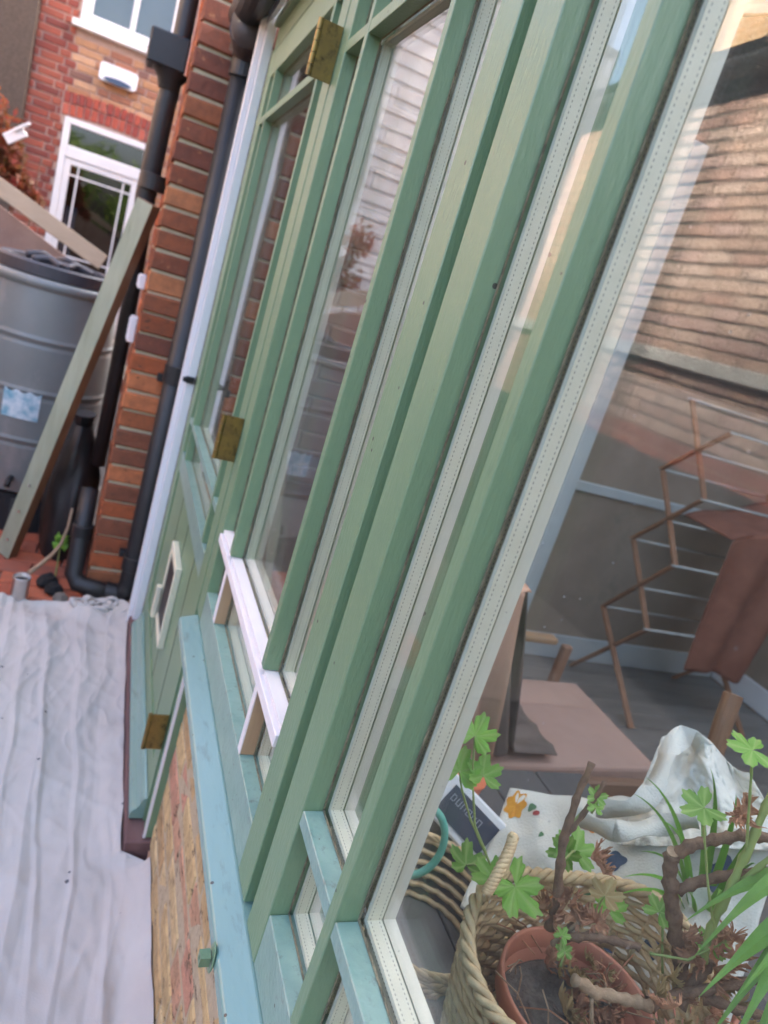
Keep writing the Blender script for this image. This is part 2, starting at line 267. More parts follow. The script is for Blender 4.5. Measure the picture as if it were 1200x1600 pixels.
def veins(name, col):
    t = MATS[name].node_tree; N = t.nodes; L = t.links; b = N['Principled BSDF']; a = N.new('ShaderNodeAttribute'); a.attribute_name = 'vein'
    p = N.new('ShaderNodeMath'); p.operation = 'POWER'; p.inputs[1].default_value = 14; L.new(a.outputs['Fac'], p.inputs[0])
    k = N.new('ShaderNodeMath'); k.operation = 'MULTIPLY'; k.inputs[1].default_value = .6; L.new(p.outputs[0], k.inputs[0])
    old = b.inputs['Base Color'].links[0].from_socket; mx = N.new('ShaderNodeMix'); mx.data_type = 'RGBA'; mx.inputs[7].default_value = col
    L.new(k.outputs[0], mx.inputs[0]); L.new(old, mx.inputs[6]); L.new(mx.outputs[2], b.inputs['Base Color'])
veins('leaf', (.36,.52,.16,1)); veins('leaf_bright', (.50,.66,.22,1)); veins('leaf_tan', (.60,.50,.26,1))
for n_ in ('leaf','leaf_bright','leaf_spider','leaf_tan','foliage','creeper'): translucent(n_)

def brick_tex(name, c1, c2, mo, rough=.9):
    """running-bond pattern for surfaces too far off for single bricks; built on Y/X and Z"""
    m = bpy.data.materials.new(name); m.use_nodes = True; t = m.node_tree; N = t.nodes; L = t.links; b = N['Principled BSDF']; b.inputs['Roughness'].default_value = rough
    g = N.new('ShaderNodeNewGeometry'); s = N.new('ShaderNodeSeparateXYZ'); L.new(g.outputs['Position'], s.inputs[0])
    a = N.new('ShaderNodeMath'); a.operation = 'ADD'; L.new(s.outputs[0], a.inputs[0]); L.new(s.outputs[1], a.inputs[1])
    c = N.new('ShaderNodeCombineXYZ'); L.new(a.outputs[0], c.inputs[0]); L.new(s.outputs[2], c.inputs[1])
    bt = N.new('ShaderNodeTexBrick'); bt.inputs['Scale'].default_value = 1; bt.inputs['Brick Width'].default_value = .225; bt.inputs['Row Height'].default_value = .075
    bt.inputs['Mortar Size'].default_value = .006; bt.inputs['Color1'].default_value = c1; bt.inputs['Color2'].default_value = c2; bt.inputs['Mortar'].default_value = mo
    L.new(c.outputs[0], bt.inputs['Vector']); L.new(bt.outputs['Color'], b.inputs['Base Color'])
    bp = N.new('ShaderNodeBump'); bp.inputs['Strength'].default_value = .4; bp.invert = True; bp.inputs['Distance'].default_value = .01; L.new(bt.outputs['Fac'], bp.inputs['Height']); L.new(bp.outputs[0], b.inputs['Normal'])
    MATS[name] = m
brick_tex('bricks_far_pink', srgb(192,158,136), srgb(180,142,122), srgb(120,105,92))
brick_tex('bricks_far_yellow', srgb(206,168,120), srgb(190,150,104), srgb(222,200,165))
brick_tex('bricks_far_red', srgb(150,76,60), srgb(132,66,54), srgb(170,130,105))
brick_tex('bricks_far_inside', srgb(130,90,76), srgb(118,78,64), srgb(150,130,110))

# ---------------------------------------------------------------- mesh helpers
class MB:
    def __init__(s): s.v = []; s.f = []
    def box(s, x0, x1, y0, y1, z0, z1):
        n = len(s.v)
        s.v += [(x0,y0,z0),(x1,y0,z0),(x1,y1,z0),(x0,y1,z0),(x0,y0,z1),(x1,y0,z1),(x1,y1,z1),(x0,y1,z1)]
        s.f += [tuple(n+i for i in q) for q in ((0,3,2,1),(4,5,6,7),(0,1,5,4),(1,2,6,5),(2,3,7,6),(3,0,4,7))]
        return s
    def obox(s, c, ax, ay, az, hx, hy, hz):
        """oriented box: centre, three unit axes, half sizes"""
        c = Vector(c); n = len(s.v)
        for i, j, k in ((-1,-1,-1),(1,-1,-1),(1,1,-1),(-1,1,-1),(-1,-1,1),(1,-1,1),(1,1,1),(-1,1,1)):
            s.v.append(tuple(c + ax*hx*i + ay*hy*j + az*hz*k))
        s.f += [tuple(n+i for i in q) for q in ((0,3,2,1),(4,5,6,7),(0,1,5,4),(1,2,6,5),(2,3,7,6),(3,0,4,7))]
        return s
    def bar(s, a, b, w, t, up=(0,0,1)):
        a, b = Vector(a), Vector(b); d = (b-a); l = d.length; d.normalize()
        sx = d.cross(Vector(up)).normalized(); uy = sx.cross(d)
        return s.obox((a+b)/2, sx, uy, d, w/2, t/2, l/2)
    def tube(s, pts, r, seg=8, cap=True):
        pts = [Vector(p) for p in pts]; rs = r if isinstance(r, (list, tuple)) else [r]*len(pts)
        n0 = len(s.v); prev = None
        for i, p in enumerate(pts):
            d = (pts[min(i+1, len(pts)-1)] - pts[max(i-1, 0)]).normalized()
            if prev is None:
                prev = d.orthogonal().normalized()
            prev = (prev - d*prev.dot(d)); prev = prev.normalized() if prev.length > 1e-6 else d.orthogonal().normalized()
            q = d.cross(prev)
            for k in range(seg):
                a = 2*math.pi*k/seg
                s.v.append(tuple(p + (prev*math.cos(a) + q*math.sin(a))*rs[i]))
        for i in range(len(pts)-1):
            for k in range(seg):
                a, b = n0+i*seg+k, n0+i*seg+(k+1) % seg
                s.f.append((a, b, b+seg, a+seg))
        if cap:
            s.f.append(tuple(n0+k for k in reversed(range(seg)))); e = n0+(len(pts)-1)*seg
            s.f.append(tuple(e+k for k in range(seg)))
        return s
    def lathe(s, prof, c=(0,0,0), seg=40, close=False):
        n0 = len(s.v); c = Vector(c)
        for r, z in prof:
            for k in range(seg):
                a = 2*math.pi*k/seg; s.v.append((c.x+r*math.cos(a), c.y+r*math.sin(a), c.z+z))
        for i in range(len(prof)-1):
            for k in range(seg):
                a, b = n0+i*seg+k, n0+i*seg+(k+1) % seg; s.f.append((a, b, b+seg, a+seg))
        if close:
            s.f.append(tuple(n0+k for k in reversed(range(seg)))); e = n0+(len(prof)-1)*seg; s.f.append(tuple(e+k for k in range(seg)))
        return s
    def prism(s, poly, axis, a0, a1):
        """poly = 2-D outline; axis 'y': outline in (x,z), extruded along y, etc."""
        n = len(s.v); m = len(poly)
        def P(p, a): return {'y': (p[0], a, p[1]), 'x': (a, p[0], p[1]), 'z': (p[0], p[1], a)}[axis]
        s.v += [P(p, a0) for p in poly] + [P(p, a1) for p in poly]
        s.f += [tuple(n+i for i in range(m)), tuple(n+m+i for i in reversed(range(m)))]
        for i in range(m): j = (i+1) % m; s.f.append((n+j, n+i, n+m+i, n+m+j))
        return s
    def grid(s, fn, nu, nv):
        n = len(s.v)
        for j in range(nv+1):
            for i in range(nu+1): s.v.append(tuple(fn(i/nu, j/nv)))
        for j in range(nv):
            for i in range(nu):
                a = n+j*(nu+1)+i; s.f.append((a, a+1, a+nu+2, a+nu+1))
        return s
    def build(s, name, m, parent=None, bevel=0, smooth=False, seg=1, thick=0, jitter=0):
        vs = [Vector(v) for v in s.v]
        lo = Vector((min(v.x for v in vs), min(v.y for v in vs), min(v.z for v in vs))); hi = Vector((max(v.x for v in vs), max(v.y for v in vs), max(v.z for v in vs)))
        c = (lo+hi)/2
        if parent is None: c.z = lo.z
        me = bpy.data.meshes.new(name); me.from_pydata([tuple(v-c) for v in vs], [], s.f)
        bm = bmesh.new(); bm.from_mesh(me)
        bmesh.ops.recalc_face_normals(bm, faces=bm.faces)
        if bevel: bmesh.ops.bevel(bm, geom=bm.edges[:], offset=bevel, segments=seg, affect='EDGES', clamp_overlap=True, profile=.5)
        if jitter:
            for v in bm.verts: v.co += noise.noise_vector(v.co*60)*jitter
        bm.to_mesh(me); bm.free()
        if smooth:
            for p in me.polygons: p.use_smooth = True
        o = bpy.data.objects.new(name, me); S.collection.objects.link(o)
        if isinstance(m, str): m = MATS[m]
        me.materials.append(m)
        o.location = c
        if parent is not None:
            o.parent = parent; o.location = c - wloc(parent)
        if thick:
            so_ = o.modifiers.new('solid', 'SOLIDIFY'); so_.thickness = thick; so_.offset = 0
        return o
def wloc(o):
    l = Vector(o.location)
    while o.parent: o = o.parent; l += Vector(o.location)
    return l
def tag(o, label=None, cat=None, group=None, kind=None):
    if label: o['label'] = label
    if cat: o['category'] = cat
    if group: o['group'] = group
    if kind: o['kind'] = kind
    return o
def thing(name, loc, label, cat, group=None):
    o = bpy.data.objects.new(name, None); S.collection.objects.link(o); o.location = loc; o.empty_display_size = .05
    return tag(o, label, cat, group)
def B(x0, x1, y0, y1, z0, z1): return MB().box(x0, x1, y0, y1, z0, z1)

_bm = {}
def brick_mesh(l, h, d, var):
    k = (round(l, 3), round(h, 3), round(d, 3), var)
    if k not in _bm:
        r = random.Random(hash(k) % 9999)
        me = bpy.data.meshes.new('brick'); bm = bmesh.new()
        m = MB().box(-l/2, l/2, 0, d, -h/2, h/2)
        vs = [bm.verts.new((v[0]+r.uniform(-.004,.0025), v[1]+(r.uniform(-.002,.003)), v[2]+r.uniform(-.0035,.003))) for v in m.v]
        for f in m.f: bm.faces.new([vs[i] for i in f])
        bmesh.ops.recalc_face_normals(bm, faces=bm.faces)
        fe = [e for e in bm.edges if all(v.co.y < d*.5 for v in e.verts)]
        bmesh.ops.bevel(bm, geom=fe, offset=min(.006, h*.1), segments=1, affect='EDGES')
        bm.to_mesh(me); bm.free(); _bm[k] = me
    return _bm[k]
def lay_bricks(parent, O, u, n, W, H, matfn, bond='stretcher', course=.075, L=.215, hl=.1025, joint=.010, depth=.06, holes=(), proud=.002, upto=300, vaxis=(0,0,1)):
    """bricks as separate children in the plane through O spanned by u and vaxis, facing n"""
    O, u, n, vv = Vector(O), Vector(u).normalized(), Vector(n).normalized(), Vector(vaxis)
    pl = wloc(parent); cnt = 0
    rot = Matrix((u, -n, vv)).transposed().to_4x4()
    if rot.determinant() < 0: rot = Matrix((-u, -n, vv)).transposed().to_4x4()
    row = 0; z = 0.0
    while z + course*.5 < H:
        x = 0.0
        if bond == 'stretcher': seq = [L]; x = -(row % 2)*(L+joint)/2
        elif bond == 'flemish': seq = [L, hl] if row % 2 == 0 else [hl, L]; x = 0 if row % 2 == 0 else -(L-hl)/2-hl*.0
        elif bond == 'pier': seq = [L]
        i = 0
        while x < W-.012:
            l = seq[i % len(seq)]; a, b = max(0, x), min(W, x+l); x += l+joint; i += 1
            if b-a < .02: continue
            zc = z+course/2; h = course-joint
            segs = [(a, b)]
            for (ha, hb, hz0, hz1) in holes:
                if z+course*.5 > hz0 and z+course*.5 < hz1:
                    ns = []
                    for (p, q) in segs:
                        if q <= ha or p >= hb: ns.append((p, q))
                        else:
                            if ha-p > .025: ns.append((p, ha))
                            if q-hb > .025: ns.append((hb, q))
                    segs = ns
            for (p, q) in segs:
                me = brick_mesh(round((q-p)/.005)*.005, h, depth, random.randrange(4))
                o = bpy.data.objects.new('brick', me); S.collection.objects.link(o)
                c = O + u*((p+q)/2) + vv*zc + n*random.uniform(-proud, proud)
                mm = matfn((p+q)/2, zc, row)
                if not me.materials: me.materials.append(MATS[mm])
                o.material_slots[0].link = 'OBJECT'; o.material_slots[0].material = MATS[mm]
                o.parent = parent; o.matrix_local = Matrix.Translation(c-pl) @ rot @ Matrix.Rotation(random.uniform(-.006,.006), 4, 'Y')
                cnt += 1
        z += course; row += 1
    return cnt

# ================================================================= GROUND
g = B(-60, 60, -60, 60, -.06, 0).build('ground', 'ground'); tag(g, kind='structure')
for o_ in (g,): o_.location.z = -.06
pav = B(-2.0, -.02, 2.45, 4.4, .001, .012).build('paving', 'mortar_dark'); tag(pav, kind='structure')
lay_bricks(pav, (-1.30, 2.62, .030), (1,0,0), (0,0,1), 1.08, .98, lambda a,b,c: 'paver', course=.11, L=.21, hl=.1, joint=.008, depth=.02, vaxis=(0,1,0))
inf = B(.13, 3.3, -1.2, 2.88, -.004, .018).build('floor', 'gasket'); tag(inf, kind='structure')
for i in range(34):
    y = -1.19 + i*.1195
    B(.14, 3.29, y, y+.116, .018, .034).build('floorboard', 'floor_wood', inf, bevel=.002)

# ================================================================= GLAZED FRONT
FZ = (.720, .800, .933, .952, 1.906, 1.927, 2.045, 2.135)      # sill top, bottom rail, lower bar, upper bar, top rail
def dgu(parent, y0, y1, z0, z1, x=.0255):
    """a double glazed unit: outer pane > spacer, inner pane, inside bead, seal"""
    p = B(x, x+.003, y0-.004, y1+.004, z0-.004, z1+.004).build('pane', 'glass', parent)
    m = MB(); t = .0055; a, b = x+.0038, x+.0192; i = .0015
    m.box(a, b, y0+i, y0+i+t, z0+i, z1-i); m.box(a, b, y1-i-t, y1-i, z0+i, z1-i)
    m.box(a, b, y0+i+t, y1-i-t, z0+i, z0+i+t); m.box(a, b, y0+i+t, y1-i-t, z1-i-t, z1-i)
    m.build('spacer', 'spacer_metal', p)
    m = MB(); t = .0014; a, b = x-.0022, x-.0002
    m.box(a, b, y0+.0002, y0+t, z0+.0002, z1-.0002); m.box(a, b, y1-t, y1-.0002, z0+.0002, z1-.0002)
    m.box(a, b, y0+t, y1-t, z0+.0002, z0+t); m.box(a, b, y0+t, y1-t, z1-t, z1-.0002)
    m.build('seal', 'crust', p)
    B(x+.020, x+.023, y0-.004, y1+.004, z0-.004, z1+.004).build('inner_pane', 'glass_inner', p)
    m = MB(); t = .0025; a, b = x+.0235, x+.0365
    m.box(a, b, y0-.008, y0+t, z0-.008, z1+.008); m.box(a, b, y1-t, y1+.008, z0-.008, z1+.008)
    m.box(a, b, y0+t, y1-t, z0-.008, z0+t); m.box(a, b, y0+t, y1-t, z1-t, z1+.008)
    m.build('inside_bead', 'inner_frame', p)

def window(name, label, py, bars, repaired=False):
    """py = (post near y0,y1, post far y0,y1); bars = list of (y0,y1) uprights between, ascending"""
    t = thing(name, (.03, (py[0]+py[3])/2, FZ[0]), label, 'window', 'margin-light windows along the glazed front')
    B(0, .085, py[0], py[1], FZ[0]+.003, FZ[7]).build('post', 'paint', t, bevel=.0012)
    B(0, .085, py[2], py[3], FZ[0]+.003, FZ[7]).build('post', 'paint', t, bevel=.0012)
    B(.0006, .085, py[1]+.0006, py[2]-.0006, FZ[0]+.003, FZ[1]).build('bottom_rail', 'paint_worn', t, bevel=.0012)
    B(.0006, .085, py[1]+.0006, py[2]-.0006, FZ[6], FZ[7]).build('top_rail', 'paint', t, bevel=.0012)
    ys = [py[1]] + [b for bb in bars for b in bb] + [py[2]]
    cells = [(ys[i], ys[i+1]) for i in range(0, len(ys), 2)]
    for (b0, b1) in bars:
        if repaired:
            m = B(0, .0252, b0, b1, FZ[3], FZ[6]-.0006).build('glazing_bar', 'paint', t, bevel=.001)
            n_ = B(.0022, .0252, b0+.0003, b1-.0003, FZ[1]+.0006, FZ[2]-.0006).build('glazing_bar', 'new_wood', t, bevel=.0006); n_['label'] = 'bare new timber glazing bar'
            B(.0004, .0022, b0+.0006, b1-.0006, FZ[1]+.001, FZ[2]-.001).build('primed_edge', 'primer', n_)
        else:
            B(0, .0252, b0, b1, FZ[1]+.0006, FZ[6]-.0006).build('glazing_bar', 'paint', t, bevel=.001)
    for (c0, c1) in cells:
        if not repaired: B(.0004, .0252, c0+.0006, c1-.0006, FZ[2], FZ[3]).build('cross_bar', 'paint_worn', t, bevel=.001)
        B(.0004, .0252, c0+.0006, c1-.0006, FZ[4], FZ[5]).build('cross_bar', 'paint', t, bevel=.001)
        for (z0, z1) in ((FZ[1], FZ[2]), (FZ[3], FZ[4]), (FZ[5], FZ[6])): dgu(t, c0, c1, z0, z1)
    if repaired:
        q = B(-.004, .0252, py[1]+.0006, py[2]-.0006, FZ[2]-.009, FZ[3]-.009).build('cross_bar', 'primer', t, bevel=.0012); q['label'] = 'pink primed replacement cross bar'
        for (c0, c1) in cells: B(.003, .0250, c0+.0008, c1-.0008, FZ[3]-.0088, FZ[3]-.0005).build('packing_strip', 'primer', t)
    return t
window('window', 'nearest green window with narrow margin panes beside the camera', (-.122, -.064, .630, .688), [(.066, .086), (.483, .502)])
window('window', 'green window with a pink primed cross bar next to the door', (.719, .775, 1.482, 1.545), [(.920, .938), (1.335, 1.355)], True)
cs = B(.019, .085, .6888, .7182, FZ[0]+.003, FZ[7]).build('cover_strip', 'paint'); tag(cs, 'recessed green strip filling the joint between the two windows', 'strip')
hd = thing('head_beam', (.03, 1.2, 2.137), 'green head beam running above the windows and door', 'beam')
B(.004, .085, -.30, 2.625, 2.1365, 2.20).build('beam', 'paint', hd, bevel=.002)
B(-.012, .085, -.30, 2.625, 2.202, 2.225).build('drip_mould', 'paint', hd, bevel=.002)
# sill
si = thing('window_sill', (-.01, .6, .684), 'long painted sill under the windows, tinted turquoise as if by sky light', 'sill')
MB().prism([(-.038,.705),(-.036,.7075),(.000,.7185),(.090,.7185),(.090,.684),(-.030,.684),(-.038,.688)], 'y', -.35, 1.526).build('sill_board', 'paint_sky_lit', si, bevel=.0012)
sn = thing('sill_catch', (-.045, .665, .66), 'small painted metal catch with a hole under the sill edge', 'catch')
MB().lathe([(0,0),(.011,0),(.012,.0012),(.011,.0024),(0,.0024)], (0,0,0), 20).build('plate', 'paint', sn)
pl_ = sn.children[0]; pl_.rotation_euler = (0, rad(-90), 0); pl_.location = (.005, 0, 0.034); pl_.scale = (1.9, 1, 1)
mk = MB(); 
for (a, b, c, d) in ((-.016,-.003,-.007,-.0028),(-.016,-.003,.0028,.007)): mk.box(a+0, b, c, d, -.007, .007)
mk.box(-.016, -.003, -.0028, .0028, -.007, -.0028); mk.box(-.016, -.003, -.0028, .0028, .0028, .007); mk.box(-.006, -.003, -.0028, .0028, -.0028, .0028)
mk.v = [(v[0]-.040, v[1]+.665, v[2]+.694) for v in mk.v]
mk.build('eye_block', 'paint', sn)

# low brick wall under the sill
dw = thing('dwarf_wall', (.07, .56, 0), 'weathered beige and pink brick wall below the sill', 'wall')
B(.0228, .12, -.35, 1.4965, -.01, .683).build('mortar', 'mortar_beige', dw)
lay_bricks(dw, (.021, -.35, .004), (0,1,0), (-1,0,0), 1.845, .675, lambda a,b,c: 'brick_dwarf', bond='flemish', joint=.007, depth=.05, proud=.0012)

# ================================================================= DOOR
df = thing('door_frame', (.03, 2.08, .0), 'green timber frame around the glazed door', 'door frame')
B(.004, .085, 1.4975, 1.5445, .10, .717).build('jamb', 'paint', df, bevel=.0012)
B(.0, .085, 2.602, 2.629, .10, 2.135).build('jamb', 'paint', df, bevel=.0012)
B(-.0006, .006, 1.4965, 1.502, .10, .684).build('edge_trim', 'white_paint', df)
th = B(-.042, .12, 1.485, 2.70, .034, .098).build('threshold', 'threshold_wood', bevel=.003); tag(th, 'dark red brown timber threshold under the door', 'threshold')
dr = thing('glazed_door', (.03, 2.08, .10), 'green glazed door with margin panes and three brass hinges', 'door')
DY = (1.556, 1.628, 1.700, 1.720, 2.420, 2.440, 2.530, 2.598)
B(.0, .045, DY[0], DY[1], .10, 2.125).build('stile', 'paint', dr, bevel=.0012)
B(.0, .045, DY[6], DY[7], .10, 2.125).build('stile', 'paint', dr, bevel=.0012)
B(.0006, .045, DY[1]+.0006, DY[6]-.0006, 2.045, 2.125).build('top_rail', 'paint', dr, bevel=.0012)
B(.0006, .045, DY[1]+.0006, DY[6]-.0006, .76, .826).build('lock_rail', 'paint_worn', dr, bevel=.0012)
B(.0006, .045, DY[1]+.0006, DY[6]-.0006, .10, .235).build('bottom_rail', 'paint', dr, bevel=.0012)
B(.006, .035, DY[1]+.0006, DY[6]-.0006, .236, .759).build('panel', 'paint', dr)
for yj in (1.78, 2.02, 2.26): B(.0052, .0062, yj, yj+.003, .237, .758).build('panel_joint', 'gasket', dr)
for (a, b) in ((DY[2], DY[3]), (DY[4], DY[5])): B(0, .0252, a, b, .8266, 2.0444).build('glazing_bar', 'paint', dr, bevel=.001)
for (c0, c1) in ((DY[1], DY[2]), (DY[3], DY[4]), (DY[5], DY[6])):
    for (z0, z1) in ((.933, .952), (1.906, 1.927)): B(.0004, .0252, c0+.0006, c1-.0006, z0, z1).build('cross_bar', 'paint_worn' if z0 < 1 else 'paint', dr, bevel=.001)
    for (z0, z1) in ((.826, .933), (.952, 1.906), (1.927, 2.045)): dgu(dr, c0, c1, z0, z1)
# weather board
MB().prism([(-.0005,.168),(-.007,.166),(-.013,.158),(-.016,.147),(-.022,.136),(-.031,.128),(-.036,.118),(-.036,.104),(-.0005,.104)], 'y', 1.56, 2.56).build('weather_board', 'paint_sky_lit', dr, bevel=.0006)
# parliament hinges
for zc in (1.9105, 1.137, .378):
    h = B(-.040, -.0008, 1.5455, 1.5482, zc-.05, zc+.05).build('hinge', 'brass', dr, bevel=.0005); h['label'] = 'tarnished brass hinge plate'
    for k in range(5):
        MB().tube([(-.0445, 1.5475, zc-.05+k*.02+.0006), (-.0445, 1.5475, zc-.05+(k+1)*.02-.0006)], .0056, 12).build('knuckle', 'brass', h, smooth=False)
    for (dx, dz) in ((-.012,-.035),(-.026,-.012),(-.012,.014),(-.026,.036)):
        o = MB().lathe([(0,0),(.0036,0),(.0032,.0008),(0,.0008)], (0,0,0), 12).build('screw', 'brass', h)
        o.rotation_euler = (rad(90), 0, 0); o.location = Vector((dx, 1.5449, zc+dz)) - wloc(h)
# cat flap
cf = MB()
y0, y1, z0, z1 = 1.93, 2.14, .385, .645
cf.box(-.014, .0055, y0, y0+.014, z0, z1); cf.box(-.014, .0055, y1-.024, y1, z0, z1); cf.box(-.014, .0055, y0+.014, y1-.024, z1-.024, z1); cf.box(-.014, .0055, y0+.014, y1-.024, z0, z0+.024)
c_ = cf.build('cat_flap', 'cream_plastic', dr, bevel=.002); c_['label'] = 'cream plastic cat flap'
B(-.0095, .0045, y0+.0145, y1-.0245, z0+.0245, z1-.0245).build('flap', 'black_plastic', c_)
B(-.030, -.0145, y1-.03, y1-.004, z0+.004, z0+.11).build('catch', 'cream_plastic', c_, bevel=.002)

# white trim at the end of the front
wt = thing('corner_trim', (-.015, 2.65, .05), 'tall white plastic trim strip between the door and the brick pier', 'trim')
B(-.031, -.0008, 2.6305, 2.668, .05, 2.23).build('face_strip', 'white_plastic', wt, bevel=.002)
B(-.050, -.0315, 2.652, 2.68, .05, 2.23).build('return_strip', 'white_plastic', wt, bevel=.002)
cl = thing('cable_clip', (-.03, 2.62, 1.05), 'small black clip on the white trim strip', 'clip')
B(-.036, -.006, 2.620, 2.6303, 1.048, 1.072).build('clip_body', 'black_plastic', cl, bevel=.002); B(-.046, -.030, 2.612, 2.626, 1.052, 1.068).build('clip_hook', 'black_plastic', cl, bevel=.002)
B(-.004,.012, 2.612, 2.6305, 1.05, 1.078).build('clip_tail', 'black_plastic', cl, bevel=.002)

# roof of the lean-to
rf = thing('lean_to_roof', (1.6, 1.2, 2.22), 'sloping glass roof of the lean-to conservatory', 'roof')
def rz(x): return 2.235 + .42*x
for i in range(7):
    y = -1.15 + i*.645
    MB().bar((-.03, y, rz(-.03)+.02), (3.3, y, rz(3.3)+.02), .045, .05, (0,1,0)).build('rafter', 'inner_frame', rf)
    if i < 6:
        m = MB(); m.v = [(-.03,y+.03,rz(-.03)+.03),(3.3,y+.03,rz(3.3)+.03),(3.3,y+.615,rz(3.3)+.03),(-.03,y+.615,rz(-.03)+.03)]; m.f = [(0,1,2,3)]
        m.build('roof_pane', 'glass_inner', rf, thick=.006)
ga = thing('roof_gutter', (-.09, 1.2, 2.19), 'black half-round gutter along the edge of the lean-to roof', 'gutter')
pr = [(-.085+.055*math.cos(rad(a)), 2.255+.055*math.sin(rad(a))) for a in range(180, 361, 18)] + [(-.085+.050*math.cos(rad(a)), 2.255+.050*math.sin(rad(a))) for a in range(360, 179, -18)]
MB().prism(pr, 'y', -.6, 2.86).build('channel', 'black_plastic', ga)
MB().prism([(-.085+.055*math.cos(rad(a)), 2.2552+.055*math.sin(rad(a))) for a in range(180, 361, 18)], 'y', 2.861, 2.866).build('end_cap', 'black_plastic', ga)
B(-.028, -.014, -.6, 2.86, 2.226, 2.33).build('fascia', 'white_plastic', ga)

# ================================================================= PIER OF THE HOUSE + END WALL
pi_ = thing('brick_pier', (-.1, 3.2, 0), 'end of the red brick house wall behind the drainpipe', 'wall')
B(-.209, .10, 2.912, 3.6, -.01, 3.6).build('mortar', 'mortar', pi_)
lay_bricks(pi_, (-.2175, 2.90, .01), (1,0,0), (0,-1,0), .3175, 2.85, lambda a,b,c: 'brick_pier' if b+random.uniform(-.3,.3) < 1.1 else 'brick_pier_dark', bond='pier', course=.0757, joint=.0108, depth=.05, proud=.004)
lay_bricks(pi_, (-.2175, 2.953, .01), (0,1,0), (-1,0,0), .62, 2.85, lambda a,b,c: 'brick_pier', bond='stretcher', course=.0757, joint=.0115, depth=.04, proud=.003)
ew = thing('house_end_wall', (1.7, 3.0, 0), 'brown brick house wall at the far end inside the conservatory', 'wall')
B(.102, 3.5, 2.905, 3.2, -.01, 4.2).build('mortar', 'mortar_pink', ew)
lay_bricks(ew, (.102, 2.893, .62), (1,0,0), (0,-1,0), 1.1, 1.65, lambda a,b,c: 'brick_inside', bond='flemish', depth=.04)
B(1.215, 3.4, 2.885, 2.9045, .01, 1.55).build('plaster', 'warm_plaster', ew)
B(1.215, 3.4, 2.885, 2.9045, 1.552, 4.1).build('dark_upper_wall', 'roughcast', ew)  # coloured dark as if unlit, so the mirrored bricks and gutter read
B(1.22, 3.28, 2.868, 2.8845, .036, .17).build('skirting', 'grey_post', ew, bevel=.003)
B(1.22, 3.28, 2.866, 2.8845, .95, 1.0).build('dado_rail', 'grey_post', ew, bevel=.004)
bw = thing('back_wall', (3.4, .8, 0), 'brown plastered back wall inside the conservatory', 'wall')
B(3.32, 3.5, -1.2, 2.883, 0, 3.66).build('plaster', 'warm_plaster', bw)
B(3.30, 3.3195, -1.2, 2.883, .036, .17).build('skirting', 'white_paint', bw, bevel=.003)
B(3.295, 3.3195, -1.2, 2.883, .95, 1.0).build('dado_rail', 'white_paint', bw, bevel=.004)
mh = thing('shade_house', (5.5, 1.5, 0), 'unseen tall brick house added behind the conservatory to shade the passage', 'house')
B(3.52, 8.0, -1.5, 9.0, 0, 6.05).build('wall', 'bricks_far_red', mh)  # unseen, sized so its shadow covers the lower opposite wall
MB().prism([(3.35,6.06),(8.2,6.06),(5.8,7.0)], 'y', -1.6, 9.1).build('roof', 'roughcast', mh)
nw = B(.02, 3.5, -1.35, -1.22, 0, 2.25).build('side_wall', 'cream_wall'); tag(nw, 'cream plastered side wall of the conservatory behind the camera', 'wall')
ip = thing('inside_post', (1.75, 2.80, .034), 'pale grey post standing inside the conservatory', 'post')
B(1.72, 1.80, 2.76, 2.84, .035, 2.50).build('shaft', 'grey_post', ip, bevel=.004); B(1.705, 1.815, 2.745, 2.855, .0345, .15).build('plinth', 'grey_post', ip, bevel=.004)

# downpipes
def pipe(name, label, pts, r, mat_, collars=(), brackets=(), cat='drainpipe'):
    r0 = r if not isinstance(r, list) else r[0]
    t = thing(name, (pts[-1][0], pts[-1][1], min(p[2] for p in pts)-r0), label, cat)
    MB().tube(pts, r, 20).build('pipe', mat_, t, smooth=True)
    for (c, d, rr, l) in collars: 
        c, d = Vector(c), Vector(d); MB().tube([c-d*l/2, c+d*l/2], rr, 20).build('collar', mat_, t, bevel=.002)
    for (x, y, z) in brackets: B(x-.065, x+.065, y+r0*.5, y+r0+.012, z-.014, z+.014).build('bracket', mat_, t, bevel=.002)
    return t
Zx = Vector((0,0,1))
dp = pipe('drainpipe', 'black drainpipe running down the brick pier beside the white trim', [(-.050,2.846,2.16),(-.050,2.846,.16),(-.056,2.846,.115),(-.085,2.848,.085)], .043, 'black_plastic',
     [((-.050,2.846,2.12), Zx, .050, .10), ((-.050,2.846,1.03), Zx, .049, .07), ((-.050,2.846,.24), Zx, .049, .06)], [(-.050,2.846,1.0), (-.050,2.846,.26)])
hp = thing('gutter_outlet', (-.085, 2.70, 2.12), 'dark brown outlet funnel joining the gutter to the drainpipe', 'outlet')
MB().tube([(-.052,2.846,2.155),(-.062,2.80,2.175),(-.075,2.72,2.205)], [.056,.058,.060], 20).build('funnel', 'drain_brown', hp, smooth=True)
MB().tube([(-.052,2.846,2.145),(-.053,2.840,2.160)], .063, 20).build('ring', 'drain_brown', hp)
MB().tube([(-.066,2.775,2.187),(-.070,2.755,2.195)], .064, 20).build('ring', 'drain_brown', hp)
pipe('drainpipe', 'thick black pipe lying at the foot of the pier and rising behind it', [(-.095,2.848,.088),(-.20,2.862,.094),(-.245,2.875,.10),(-.268,2.90,.13),(-.268,2.945,.30),(-.268,3.02,.46)], .036, 'black_plastic',
     [((-.115,2.850,.089), Vector((1,-.1,-.05)).normalized(), .042, .05), ((-.268,2.945,.30), Zx, .042, .06)])
